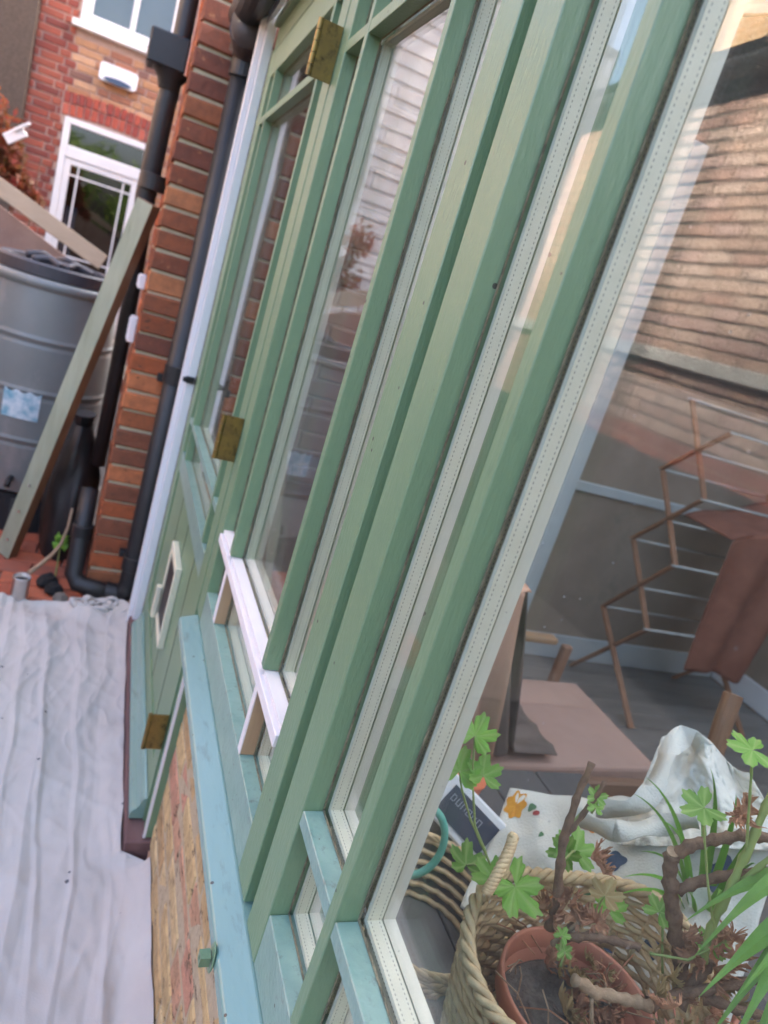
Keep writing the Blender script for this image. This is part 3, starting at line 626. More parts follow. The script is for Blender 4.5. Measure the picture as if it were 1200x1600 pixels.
pipe('drainpipe', 'black drainpipe with a square hopper left of the pier top', [(-.262,3.22,3.6),(-.262,3.22,2.10),(-.272,3.22,1.95),(-.278,3.24,1.62),(-.258,3.24,1.30),(-.256,3.24,.50)], [.034,.034,.038,.040,.030,.030], 'black_plastic', [((-.262,3.22,1.68), Zx, .050, .06)])
hb = thing('hopper', (-.295, 3.21, 2.06), 'black square rainwater hopper head beside the window', 'hopper')
B(-.368, -.229, 3.14, 3.28, 2.07, 2.185).build('box', 'black_plastic', hb, bevel=.006); MB().lathe([(.068,.0),(.045,-.03),(.036,-.06)], (-.275, 3.21, 2.07), 16).build('spout', 'black_plastic', hb, smooth=True)
for i, (z, h_, lb) in enumerate(((1.315, .055, 'upper small white plastic box on the edge of the pier'), (1.13, .10, 'lower taller white plastic box on the edge of the pier'))):
    wb_ = thing('junction_box', (-.23, 3.1, z-h_/2), lb, 'box')
    B(-.246, -.2185, 3.02, 3.10, z-h_/2, z+h_/2).build('case', 'white_plastic', wb_, bevel=.004); B(-.250, -.2462, 3.03, 3.09, z-h_/2+.008, z+h_/2-.008).build('cover', 'white_plastic', wb_, bevel=.002)

# ================================================================= FAR HOUSE (faces the camera at y = 9)
HY = 9.0
fh = thing('brick_house', (-.6, 9.6, 0), 'red and yellow brick house with a white door at the end of the passage', 'house')
for (a, b, c, d) in ((-1.53,-1.172,0,5.6),(-.292,1.2,0,5.6),(-1.1715,-.2925,2.352,3.16),(-1.1715,-.2925,4.61,5.6)): B(a, b, HY+.012, HY+.30, c, d).build('wall', 'mortar_pink', fh)
B(-1.60, 1.2, HY+2.9, HY+3, 0, 5.6).build('rear_wall', 'mortar_pink', fh)
X0 = -1.53
def hm(a, z, row):
    zz = z + .9
    edge = -1.17 - X0 + (.10 if row % 2 else 0) + (.02 if zz > 2.6 else -.02)
    return 'brick_red' if (a < edge or zz > 3.25) else 'brick_yellow'
def dm(a, z, row): return 'brick_red'
holes = [(-1.172-X0, -.292-X0, -1, 2.345-.9), (-1.215-X0, -.255-X0, 2.345-.9, 2.60-.9), (-1.19-X0, .2-X0, 3.10-.9, 9)]
lay_bricks(fh, (X0, HY, .9), (1,0,0), (0,-1,0), 1.42, 2.85, hm, bond='flemish', course=.0756, joint=.012, depth=.05, holes=holes)
B(-1.53, -1.1725, HY-.001, HY+.0118, .02, .895).build('lower_brickwork', 'bricks_far_red', fh)
B(-.11, 1.2, HY-.001, HY+.0118, .02, 5.55).build('side_brickwork', 'bricks_far_red', fh)
B(-1.53, -1.1735, HY-.001, HY+.0118, 3.78, 5.55).build('upper_brickwork', 'bricks_far_red', fh)
# two rows of headers over the door, gently cambered
for r_ in range(2):
    for k in range(14):
        x = -1.205 + .0345 + k*.0685
        zc = 2.352 + .055 + r_*.115 + .030*math.sin(math.pi*(k+.5)/14)
        me = brick_mesh(.058, .105, .05, k % 4); o = bpy.data.objects.new('arch_brick', me); S.collection.objects.link(o); o.parent = fh
        if not me.materials: me.materials.append(MATS['brick_arch'])
        o.material_slots[0].link = 'OBJECT'; o.material_slots[0].material = MATS['brick_arch']
        o.location = Vector((x, HY-.003-.003*r_, zc)) - wloc(fh); o.rotation_euler = (0, (k-6.5)*.010, 0)
# door
hd_ = B(-1.165, -1.098, HY-.02, HY+.06, .05, 2.345).build('door_frame', 'white_paint', fh, bevel=.006)
B(-.362, -.298, HY-.02, HY+.06, .05, 2.345).build('jamb', 'white_paint', hd_, bevel=.006)
B(-1.0975, -.3625, HY-.02, HY+.06, 2.285, 2.345).build('head', 'white_paint', hd_, bevel=.006)
B(-1.0975, -.3625, HY-.024, HY+.06, 1.965, 2.085).build('transom', 'white_paint', hd_, bevel=.008)
B(-1.0975, -.3625, HY+.03, HY+.036, 2.0855, 2.2845).build('fanlight', 'glass_far', fh)
dl = MB(); dl.box(-1.096, -1.035, HY-.012, HY+.04, .06, 1.962); dl.box(-.425, -.364, HY-.012, HY+.04, .06, 1.962); dl.box(-1.0345, -.4255, HY-.012, HY+.04, 1.905, 1.962); dl.box(-1.0345, -.4255, HY-.012, HY+.04, .06, .30)
dl = dl.build('door_leaf', 'white_paint', fh, bevel=.005)
B(-1.0345, -.4255, HY+.012, HY+.02, .3005, 1.9045).build('pane', 'glass_far', dl)
for (a, b, c, d) in ((-.965,-.948,.301,1.904),(-.512,-.495,.301,1.904)): B(a, b, HY-.002, HY+.010, c, d).build('lead_bar', 'white_paint', dl)
for z in (1.80, .98): 
    for (a, b) in ((-1.034,-.9655),(-.9475,-.5125),(-.4945,-.426)): B(a, b, HY-.001, HY+.009, z, z+.017).build('lead_bar', 'white_paint', dl)
B(-.405, -.385, HY-.05, HY-.013, 1.0, 1.14).build('handle', 'steel', dl, bevel=.004)
B(-1.03, -.92, HY+.10, HY+.20, .10, 1.50).build('curtain', 'blue_cloth', fh)
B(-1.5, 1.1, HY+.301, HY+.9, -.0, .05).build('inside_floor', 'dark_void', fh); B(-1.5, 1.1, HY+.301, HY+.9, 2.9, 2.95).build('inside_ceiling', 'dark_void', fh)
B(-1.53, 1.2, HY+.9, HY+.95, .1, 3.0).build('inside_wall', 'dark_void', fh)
# upper window
ws_ = MB().prism([(HY-.075,3.165),(HY-.075,3.225),(HY+.05,3.245),(HY+.05,3.165)], 'x', -1.235, -.31).build('window_sill', 'white_paint', fh, bevel=.006)
wf = MB(); wf.box(-1.17, -1.07, HY-.03, HY+.05, 3.2455, 4.6); wf.box(-.715, -.665, HY-.03, HY+.05, 3.3205, 4.6); wf.box(-.33, -.29, HY-.03, HY+.05, 3.2455, 4.6); wf.box(-1.0695, -.3305, HY-.03, HY+.05, 3.2455, 3.32)
wf = wf.build('window', 'white_paint', fh, bevel=.006)
B(-1.0695, -.7155, HY+.01, HY+.016, 3.3205, 4.59).build('pane', 'glass_far', wf); B(-.6645, -.3305, HY+.01, HY+.016, 3.3205, 4.59).build('pane', 'glass_far', wf)
B(-1.17, -.3, HY+.06, HY+.08, 3.25, 4.6).build('blind', 'clad_white', wf)
# alarm box
al = thing('alarm_box', (-.73, HY-.02, 2.78), 'white burglar alarm box on the brickwork above the far door', 'alarm')
def rr(w, h, r, n=6):
    p = []
    for cx, cz, a0 in ((w-r, h-r, 0), (-w+r, h-r, 90), (-w+r, -h+r, 180), (w-r, -h+r, 270)):
        for i in range(n+1): a = rad(a0+90*i/n); p.append((cx+r*math.cos(a), cz+r*math.sin(a)))
    return p
MB().prism([(x-.735, z+2.865) for x, z in rr(.185, .085, .035)], 'y', HY-.075, HY-.006).build('cover', 'white_plastic', al, bevel=.01, seg=2)
MB().prism([(.135*math.cos(rad(a))-.735, .028*math.sin(rad(a))+2.808) for a in range(0, 360, 15)], 'y', HY-.083, HY-.0755).build('lens', 'print_navy', al)

# ================================================================= NEIGHBOUR (dark roughcast + white boards), left of the house
nb = thing('neighbour_house', (-2.6, 9.0, 0), 'dark roughcast wall of the neighbouring house left of the brick house', 'house')
B(-1.90, -1.535, 8.86, 11, 0, 5.4).build('roughcast_wall', 'roughcast', nb)
B(-4.6, -1.901, 8.93, 11, 0, 5.2).build('wall', 'roughcast', nb)
for i in range(30):
    z = .1 + i*.165
    MB().prism([(8.93,z),(8.895,z),(8.915,z+.178),(8.93,z+.178)], 'x', -4.55, -1.903).build('board', 'clad_white', nb)

# ================================================================= HOUSE OPPOSITE (seen mirrored in the glass)
op = thing('opposite_house', (-3.2, 1.5, 0), 'pink brick house across the passage, mirrored in the window glass', 'house')
OX = -2.60
B(-4.1, OX-.012, 1.9, 6.6, 0, 3.16).build('wall', 'mortar_dark', op)
lay_bricks(op, (OX, 2.35, 1.275), (0,1,0), (1,0,0), 2.70, 1.85, lambda a,b,c: 'brick_opposite', bond='stretcher', depth=.04, joint=.013, proud=.004)
B(OX-.0118, OX, 1.9, 2.345, .02, 3.15).build('near_brickwork', 'bricks_far_pink', op); B(OX-.0118, OX, 5.055, 6.6, .02, 3.15).build('far_brickwork', 'bricks_far_pink', op)
B(OX-.0118, OX, 2.3455, 5.0545, .02, 1.272).build('lower_brickwork', 'bricks_far_red', op)
B(OX+.0005, OX+.03, 1.9, 6.6, .0, 1.15).build('lower_wall_shade', 'dark_void', op)  # black strip standing in for shade on the lower wall
B(OX+.0005, OX+.05, 1.9, 6.6, 1.66, 1.74).build('string_course', 'grey_post', op, bevel=.006)
pr = [(OX+.09+.075*math.cos(rad(a)), 3.30+.075*math.sin(rad(a))) for a in range(180, 361, 18)]
MB().prism(pr, 'y', 1.85, 6.6).build('gutter', 'black_plastic', op)
B(OX-.0, OX+.014, 1.9, 6.6, 3.162, 3.40).build('fascia', 'black_plastic', op)
MB().prism([(OX+.1,3.41),(OX-1.55,3.55),(OX-1.55,3.40)], 'y', 1.9, 6.6).build('roof', 'roughcast', op)
B(-5.4, -4.2, 1.9, 6.6, 3.0, 6.0).build('upper_wall', 'bricks_far_yellow', op)
for k, yw in enumerate((2.3, 4.6)):
    wo = B(-4.25, -4.18, yw, yw+.95, 4.15, 5.3).build('window', 'white_paint', op, bevel=.01)
    B(-4.185, -4.175, yw+.07, yw+.44, 4.22, 5.23).build('pane', 'glass_far', wo); B(-4.185, -4.175, yw+.51, yw+.88, 4.22, 5.23).build('pane', 'glass_far', wo)
dwn = MB().tube([(OX+.06,5.5,3.25),(OX+.06,5.5,.05)], .04, 14).build('downpipe', 'black_plastic', op, smooth=True)

fe = thing('garden_fence', (OX, -1.5, 0), 'added low timber board fence behind the camera, leaving the sky open', 'fence')  # unseen, kept low so sky light reaches the window fronts
for i in range(56):
    B(OX-.009, OX+.009, -5.0+i*.122, -5.0+i*.122+.116, .04, 1.08+.01*((i*7) % 3)).build('board', 'brown_wood', fe)
for i in range(5): B(OX-.10, OX-.0095, -4.95+i*1.65, -4.86+i*1.65, 0, 1.15).build('post', 'brown_wood', fe)

# ================================================================= GARDEN behind the camera (mirrored in the far door)
def leaf_cloud(m, c, r, n, size, squash=1.0):
    c = Vector(c)
    for i in range(n):
        d = Vector((random.gauss(0,1), random.gauss(0,1), random.gauss(0,1))).normalized()
        q = c + Vector((d.x*r, d.y*r, d.z*r*squash))*(random.random()**.45)*(.75+.5*noise.noise(d*2.2+c))
        a = Vector((random.gauss(0,1), random.gauss(0,1), random.gauss(0,.6))).normalized(); b = a.orthogonal().normalized()
        b = (Matrix.Rotation(random.uniform(0,6.28), 3, a) @ b); e = a.cross(b)
        s_ = size*random.uniform(.6,1.4); k = len(m.v)
        m.v += [tuple(q-b*s_), tuple(q+e*s_*.45), tuple(q+b*s_), tuple(q-e*s_*.45)]; m.f.append((k,k+1,k+2,k+3))
for (x, y, r, h, lb) in ((-1.9, -4.6, 1.1, 2.6, 'tall light green garden shrub behind the camera'), (-.5, -5.2, 1.2, 2.4, 'wide dark green garden shrub behind the camera'), (.6, -3.6, .8, 1.1, 'low green garden shrub by the conservatory corner'), (-3.0, -4.9, 1.2, 2.8, 'large garden tree-like shrub by the opposite house')):
    sh = thing('garden_shrub', (x, y, 0), lb, 'shrub', 'shrubs in the garden behind the camera')
    MB().tube([(x,y,0),(x+.05,y,h*.5),(x,y+.05,h)], [.05,.035,.015], 7).build('trunk', 'bark', sh)
    for a in (.3, 2.3, 4.4): MB().tube([(x,y,h*.4),(x+.3*r*math.cos(a),y+.3*r*math.sin(a),h*.75),(x+.6*r*math.cos(a),y+.6*r*math.sin(a),h)], [.025,.018,.008], 6).build('branch', 'bark', sh)
    m = MB()
    for k in range(14):
        leaf_cloud(m, (x+random.uniform(-.6,.6)*r, y+random.uniform(-.6,.6)*r, h*random.uniform(.25,1.2)), r*.5, 420, .055)
    m.build('crown', 'foliage', sh)

# ================================================================= WATER BUTT
wbx, wby = -.575, 3.75
bt = thing('water_butt', (wbx, wby, .20), 'big grey plastic water butt with dark lid', 'water butt')
prof = [(.0,.0),(.215,.0),(.225,.01)]
R_ = lambda t: .228 + .062*math.sin(math.pi*min(1, max(0, .12+.66*t)))
zs = [i/150 for i in range(151)]
for t_ in zs:
    z = .012 + t_*.93; r = R_(t_)
    for zc in (.27, .50, .73):
        d = z-zc
        r += .007*math.exp(-(d/.007)**2) - .005*math.exp(-((d+.022)/.008)**2)
    prof.append((r, z))
prof += [(R_(1)+.012,.948),(R_(1)+.014,.968),(R_(1)+.006,.982),(R_(1)-.02,.986)]
MB().lathe(prof, (wbx, wby, .20), 64).build('barrel', 'butt_plastic', bt, smooth=True)
lid = MB().lathe([(0,.030),(.12,.032),(.15,.022),(.205,.018),(.214,.040),(.240,.046),(.252,.036),(.254,-.010),(.236,-.014)], (wbx, wby, 1.20), 56).build('lid', 'lid_plastic', bt, smooth=False)
def ang(r, a, z): return (wbx+r*math.cos(rad(a)), wby+r*math.sin(rad(a)), z)
for (a0, r0) in ((-105, .165), (-55, .17), (130, .17), (80, .16)):
    pts = [ang(r0*(1-.25*abs(math.sin(math.pi*k/10))**1), a0-22+44*k/10, 1.228+.018*math.sin(math.pi*k/10)) for k in range(11)]
    MB().tube([(p[0],p[1],p[2]+.014) for p in pts], .017, 8).build('handle', 'lid_plastic', lid, smooth=True)
MB().prism([(wbx+x_, wby+y_) for x_, y_ in ((-.10,-.03),(.12,-.07),(.17,.06),(.04,.16),(-.08,.12))], 'z', 1.2235, 1.252).build('hatch', 'lid_plastic', lid, bevel=.006)
for k in range(7): MB().bar(ang(.10, -40+k*13, 1.262), ang(.19, -30+k*9, 1.240), .008, .012).build('rib', 'lid_plastic', lid)
m = MB(); 
for zz in (.60,.675): pass
lab = MB().grid(lambda u, v: (wbx+(R_(.40+.17*v)+.0045)*math.cos(rad(-112+30*u)), wby+(R_(.40+.17*v)+.0045)*math.sin(rad(-112+30*u)), .57+.135*v - (.018*abs(math.sin(u*9)) if v > .99 else 0)), 14, 8).build('sticker', 'label_print', bt, thick=.001); lab['label'] = 'torn blue and white sticker'
MB().tube([ang(.27,-96,.285),ang(.315,-96,.282),ang(.33,-96,.26)], .013, 10).build('tap', 'black_plastic', bt, smooth=True)
stn = thing('butt_stand', (wbx, wby, .012), 'black plastic stand under the water butt', 'stand')
MB().lathe([(.27,0),(.285,0),(.245,.17),(.235,.185),(0,.185)], (wbx, wby, .013), 40).build('drum', 'dark_void', stn)
for a in range(-150, 0, 30): MB().bar(ang(.287, a, .02), ang(.247, a, .18), .03, .012).build('rib', 'black_plastic', stn)

sk = thing('dark_gap_filler', (-.345, 3.36, .012), 'added black sack slumped between the water butt and the pier', 'filler')
MB().grid(lambda u, v: (-.345 + (.085+.03*math.sin(math.pi*v))*(1-.55*v**3)*math.cos(6.2832*u)*(1+.18*noise.noise(Vector((math.cos(6.2832*u)*2, math.sin(6.2832*u)*2, v*4)))), 3.38 + .16*(1-.55*v**3)*math.sin(6.2832*u)*(1+.18*noise.noise(Vector((math.cos(6.2832*u)*2, math.sin(6.2832*u)*2, v*4+5)))), .013 + .62*v), 40, 24).build('bag', 'black_plastic', sk, smooth=True)  # black bulk added to stand in for a dark gap
MB().tube([(-.345,3.38,.60),(-.35,3.37,.68)], [.03,.05], 10).build('filler_tip', 'black_plastic', sk)

# leaning timber plank
pk = thing('timber_plank', (-.53, 3.20, .012), 'grey green timber batten leaning across the water butt', 'plank')
a_, b_ = Vector((-.548, 3.215, .03)), Vector((-.262, 3.075, 1.60))
d_ = (b_-a_).normalized(); sx = Vector((-.62, -.78, 0)); sx = (sx - d_*sx.dot(d_)).normalized(); sy = d_.cross(sx)
MB().obox((a_+b_)/2, sy, sx, d_, .038, .024, (b_-a_).length/2).build('batten', 'brown_wood', pk, bevel=.002)
MB().obox((a_+b_)/2 + sx*.0248, sy, sx, d_, .0372, .0006, (b_-a_).length/2-.002).build('painted_face', 'weathered_wood', pk)
for t_ in (.05, .14, .22):
    c = a_ + d_*(t_*1.6) + sx*.027
    o = MB().tube([c, c+sx*.003], .006, 10).build('screw', 'steel', pk)

# boards behind the butt
bo = thing('wooden_board', (-.75, 4.5, .9), 'pale wooden plank lying slantwise behind the water butt', 'board')
MB().obox((-.76, 4.60, 1.395), Vector((.93,-.05,-.37)).normalized(), Vector((.0,.99,-.13)).normalized(), Vector((.37,.1,.92)).normalized(), .36, .016, .045).build('plank', 'board_wood', bo, bevel=.002)
MB().bar((-1.02,4.62,.0),(-1.02,4.62,1.47), .05, .05).build('prop', 'brown_wood', bo); MB().bar((-.56,4.62,.0),(-.56,4.62,1.27), .05, .05).build('prop', 'brown_wood', bo)
b2 = thing('wooden_board', (-.9, 4.75, 0), 'wide brownish pink board standing behind the water butt', 'board')
MB().prism([(-1.6,0),(-.55,0),(-.55,1.20),(-1.0,1.40),(-1.6,1.62)], 'y', 4.665, 4.69).build('panel', 'board_pink', b2)
B(-1.6, -.55, 4.690, 4.73, .5, .56).build('batten', 'brown_wood', b2)
b3 = B(-1.5, -.80, 4.50, 4.52, 1.13, 1.165).build('wooden_lath', 'board_wood', bevel=.002); tag(b3, 'thin tan lath lying just behind the butt lid', 'lath')
b3.rotation_euler = (0, rad(8), 0)
# red creeper + broken white tray
crp = thing('creeper', (-1.25, 5.9, 0), 'red leaved creeper growing at the left edge', 'creeper')
for k in range(6):
    x = -1.55 + .1*k
    MB().tube([(x,6,0),(x+.05,5.95,.8),(x-.03+.02*k,6,1.4),(x+.08,5.95,1.75)], [.012,.010,.007,.004], 6).build('stem', 'bark', crp)
m = MB()
for (x, z, r) in ((-1.30,1.90,.20),(-1.20,1.74,.15),(-1.10,1.54,.13),(-1.28,1.58,.22),(-1.0,1.45,.11),(-1.15,1.66,.12)): leaf_cloud(m, (x, 6, z), r, 260, .030)
m.build('leaves', 'creeper', crp)
wtb = thing('plant_tray', (-1.12, 6.05, 1.70), 'broken white plastic tray hanging in the red creeper', 'tray')
MB().obox((-1.135, 5.9, 1.83), Vector((.75,0,.65)).normalized(), Vector((0,1,0)), Vector((-.65,0,.75)).normalized(), .07, .02, .035).build('tray_body', 'white_plastic', wtb, bevel=.004); MB().obox((-1.10, 5.885, 1.895), Vector((.75,0,.65)).normalized(), Vector((0,1,0)), Vector((-.65,0,.75)).normalized(), .055, .03, .008).build('rim', 'white_plastic', wtb)

# small things at the foot of the pier
tin = thing('tin_can', (-.447, 2.80, .03), 'small open steel tin standing on the brick paving', 'tin')
MB().lathe([(0,.002),(.030,.002),(.031,.0),(.032,.003),(.032,.098),(.0335,.101),(.032,.104),(.030,.101),(.030,.010),(0,.010)], (-.447, 2.80, .031), 28).build('can', 'steel', tin, smooth=True)
MB().lathe([(0,.088),(.0295,.088)], (-.447, 2.80, .031), 20).build('content', 'dark_void', tin)
tw = MB().tube([(-.43,2.84,.13),(-.40,2.88,.15),(-.36,2.93,.185),(-.335,2.95,.23),(-.322,2.96,.30),(-.32,2.97,.38)], [.010,.009,.008,.007,.006,.005], 8).build('twig', 'bark_pale', smooth=True); tag(tw, 'curved brown stick rising behind the steel tin', 'stick')
wd = thing('weed', (-.335, 3.02, .03), 'small green weed growing under the water butt', 'weed')
m = MB(); leaf_cloud(m, (-.34, 3.05, .20), .045, 34, .02); m.build('leaves', 'leaf', wd); MB().tube([(-.335,3.03,.03),(-.34,3.05,.20)], [.004,.002], 6).build('stem', 'stem_green', wd)
for k, (x, y, r, lb) in enumerate(((-.33,2.90,.035,'dark rubble lump beside the pipe elbow'),(-.30,2.84,.028,'grey stone in front of the pipe elbow'),(-.36,2.96,.04,'dark rubble lump under the plank end'))):
    m = MB().lathe([(0,0),(r,.005),(r*1.1,r*.5),(r*.7,r*1.1),(0,r*1.25)], (x,y,.03), 9).build('rubble', 'dark_void' if k != 1 else 'mortar_dark', jitter=.006); tag(m, lb, 'stone')

# ================================================================= DUST SHEET
def sheet(u, v):
    # u across (x), v along (y)
    n = noise.noise
    y = .15 + 2.63*v
    k = min(1, max(0, (y-1.452)/.036)); k = k*k*(3-2*k)
    xr = .016*(1-k) - .050*k + .010*n(Vector((y*5, 1, 8)))*k
    x = -.62 + (.018+.62)*u; x = min(x, xr + .004*math.sin(x*90))
    wx = x + .05*n(Vector((y*1.1, x*1.5, 3))) + .015*n(Vector((y*4, x*4, 6)))
    def rid(q): return 1-abs(n(q))*2
    f = .007*n(Vector((wx*5, y*.8, 0))) + .020*max(0, rid(Vector((wx*7, y*.45, 31)))-.55) + .012*max(0, rid(Vector((wx*12+.6*y, y*.6, 41)))-.6) + .012*max(0, rid(Vector((wx*5+y*.7, y*.55, 5)))-.6) + .009*max(0, rid(Vector((wx*9-y*2.2, y*1.8, 9)))-.6) + .008*max(0, rid(Vector((wx*7+y*4, y*5, 2)))-.65) + .006*max(0, rid(Vector((wx*16, y*9, 12)))-.65) + .0018*n(Vector((x*40, y*22, 9)))
    e = max(0, (x-xr+.07)/.07); edge = (.045*e*e if y < 1.45 else .022*e) * (1+.5*n(Vector((y*9, 2, 2))))
    far = 0
    if v > .90:
        q = (v-.90)/.10; far = .040*max(0, n(Vector((x*9, y*9, 4)))+.2)*q + .030*math.exp(-((x+.17)/.08)**2)*q*(.5+.5*math.sin(y*40+x*35))
        y += .03*n(Vector((x*8, 1, 1)))*q
    return (x, y, .036 + max(-.006, f) + edge + far)
ds = MB().grid(sheet, 230, 260).build('dust_sheet', 'sheet', smooth=True); tag(ds, 'crumpled white dust sheet spread over the ground', 'dust sheet')
# wrung-up corner of the sheet by the pipe
m = MB()
for k in range(5):
    pts = [(-.150+(.030+.014*k)*math.cos(a)*1.3, 2.765+(.02+.009*k)*math.sin(a), .070+.012*math.sin(2*a+k*1.9)+.006*math.sin(5*a+k)) for a in [i*6.283/40 for i in range(41)]]
    m.tube(pts, [.008+.0035*math.sin(i*1.1+k*2) for i in range(41)], 7)
m.build('bunched_corner', 'sheet', ds, smooth=True)

# ================================================================= INSIDE THE CONSERVATORY
# low table behind the glass
tb = thing('low_table', (.55, .62, .034), 'low dark grey table behind the nearest window', 'table')
for i in range(6): B(.13+i*.15, .13+i*.15+.146, .12, 1.28, .50, .525).build('table_plank', 'table_grey', tb, bevel=.002)
for (x, y) in ((.16,.16),(.98,.16),(.16,1.22),(.98,1.22)): B(x, x+.045, y, y+.045, .0345, .4995).build('leg', 'table_grey', tb)

# pot and basket
PC = Vector((.425, .545, .735))
pot = thing('plant_pot', (PC.x, PC.y, .53), 'round terracotta plastic pot of dead leaves inside the basket', 'pot')
MB().lathe([(0,-.195),(.072,-.195),(.074,-.19),(.096,-.030),(.105,-.028),(.107,0),(.1045,.003),(.101,.0),(.098,-.03),(.094,-.045)], PC, 48).build('shell', 'terracotta_plastic', pot, smooth=True)
MB().grid(lambda u, v: (PC.x+.097*math.sqrt(u)*math.cos(6.2832*v), PC.y+.097*math.sqrt(u)*math.sin(6.2832*v), PC.z-.045+.012*noise.noise(Vector((u*5,v*9,1)))), 10, 40).build('soil', 'soil', pot)

bk = thing('wicker_basket', (PC.x, PC.y, .525), 'woven seagrass basket holding the terracotta pot', 'basket')
BR = lambda a: .150 + .012*math.cos(2*a+.6) + .006*math.sin(3*a)
BZ = lambda a: .055 + .028*math.sin(a+.9) + .010*math.sin(3*a+1)      # rim above the pot rim
rows = 25
for j in range(rows):
    t_ = j/(rows-1); m = MB(); pts = []
    for k in range(97):
        a = 6.28319*k/96; rr_ = (.118 + (BR(a)-.118)*(t_**.6)); z = .528 + t_*(PC.z+BZ(a)-.010-.528)
        rr_ += .0035*math.sin(24*a + math.pi*j)
        pts.append((PC.x+rr_*math.cos(a)+.0012*noise.noise(Vector((a*9,j,0))), PC.y+rr_*math.sin(a), z+.0025*noise.noise(Vector((a*7,j,3)))))
    m.tube(pts, .0046, 6, cap=False); m.build('woven_row', 'wicker', bk, smooth=True)
for k in range(24):
    a = 6.28319*(k+.5)/24
    MB().tube([(PC.x+(.118+(BR(a)-.118)*(t**.6))*math.cos(a), PC.y+(.118+(BR(a)-.118)*(t**.6))*math.sin(a), .528+t*(PC.z+BZ(a)-.528)) for t in (0,.3,.6,1)], .0035, 5).build('stake', 'wicker', bk)
rim = MB()
for s_ in range(3):
    pts = []
    for k in range(161):
        a = 6.28319*k/160; ph = a*17+s_*2.094
        rr_ = BR(a)+.006*math.cos(ph); pts.append((PC.x+rr_*math.cos(a), PC.y+rr_*math.sin(a), PC.z+BZ(a)+.006*math.sin(ph)))
    rim.tube(pts, .0052, 6, cap=False)
rim.build('braided_rim', 'wicker', bk, smooth=True)
def rope(parent, name, ctrl, r=.0040, tw=9, w_=.004):
    P = [Vector(p) for p in ctrl]; n = 60; m = MB()
    def cr(t):
        f = t*(len(P)-1); i = min(int(f), len(P)-2); u = f-i
        p0, p1, p2, p3 = P[max(i-1,0)], P[i], P[i+1], P[min(i+2,len(P)-1)]
        return .5*((2*p1)+(p2-p0)*u+(2*p0-5*p1+4*p2-p3)*u*u+(3*p1-p0-3*p2+p3)*u**3)
    for s_ in range(3):
        pts = []
        for k in range(n+1):
            t = k/n; c = cr(t); d = (cr(min(1,t+.01))-cr(max(0,t-.01))).normalized(); e = d.orthogonal().normalized(); g_ = d.cross(e)
            ph = tw*6.283*t+s_*2.094; pts.append(c+(e*math.cos(ph)+g_*math.sin(ph))*w_)
        m.tube(pts, r, 6)
    return m.build(name, 'wicker', parent, smooth=True)
rope(bk, 'handle', [(0.2575, 0.5928, 0.8641), (0.2678, 0.5994, 0.8826), (0.2860, 0.6158, 0.9071), (0.2942, 0.6271, 0.9191), (0.3062, 0.6361, 0.8717), (0.3080, 0.6326, 0.8243)])
b2_ = thing('wicker_basket', (.20, .76, .525), 'flat seagrass basket lying behind the window bar', 'basket')
C2 = Vector((0.3433, 0.8131, 0.5901))
for j in range(6):
    t_ = j/5; MB().tube([(C2.x+(.11+.035*t_)*math.cos(a), C2.y+(.10+.045*t_)*math.sin(a)+.003*math.sin(22*a+math.pi*j), .53+t_*(C2.z+.025-.53)) for a in [6.28319*k/72 for k in range(73)]], .0050, 6, cap=False).build('woven_row', 'wicker', b2_, smooth=True)
rope(b2_, 'rim', [(C2.x+.148*math.cos(a), C2.y+.148*math.sin(a), C2.z+.034) for a in [6.28319*k/16 for k in range(17)]], tw=16)

# ---- geranium
def leaf_mesh(m, c, nrm, up, R, lobes=5, cup=.25, tooth=.10):
    c, nrm, up = Vector(c), Vector(nrm).normalized(), Vector(up)
    up = (up - nrm*up.dot(nrm)).normalized(); sd_ = nrm.cross(up); k = len(m.v)
    m.v.append(tuple(c)); n = 84; m.vein = [1.0]; droop = random.uniform(-.1, .45); ph = random.uniform(0, 6)
    ring = []
    for i in range(n+1):
        a = rad(-155 + 310*i/n); q = math.cos(lobes*.5*a*360/310); l = abs(q)
        r = R*(.50 + .50*l**.7)*(1-.16*abs(a)/2.7)*(1 + tooth*1.6*(.5-abs((i*.22) % 1-.5)*2))
        ring.append((a, r, l))
    for f in (.35, .7, 1.0):
        for (a, r, l) in ring:
            rr = r*f; z = cup*rr*rr/R*.7 - droop*R*f**3*.5 + R*.10*(.5-l)*f*(1.3-f) + .05*R*math.sin(a*2+ph)*f
            m.v.append(tuple(c + up*math.cos(a)*rr + sd_*math.sin(a)*rr + nrm*z)); m.vein.append(l)
    for i in range(n): m.f.append((k, k+1+i, k+2+i))
    for j in range(2):
        for i in range(n):
            p = k+1+j*(n+1)+i; m.f.append((p, p+1, p+n+2, p+n+1))
ger = thing('geranium', (PC.x, PC.y, PC.z-.05), 'leggy scented geranium with bare brown stems in the terracotta pot', 'plant')
def stem(ctrl, r0, r1, m_='bark', name='stem'):
    n = len(ctrl); P = [Vector(p) for p in ctrl]; pts = []
    for i in range(n-1):
        for k in range(6): pts.append(P[i].lerp(P[i+1], k/6) + noise.noise_vector((P[i].lerp(P[i+1], k/6))*60)*min(.0022, r0*.35))
    pts.append(P[-1]); rs = [(r0+(r1-r0)*i/(len(pts)-1))*(1+.30*(i % 3 == 0))*random.uniform(.9,1.08) for i in range(len(pts))]
    return MB().tube(pts, rs, 9).build(name, m_, ger, smooth=True)
camv = Vector((-.287,0,1.5))
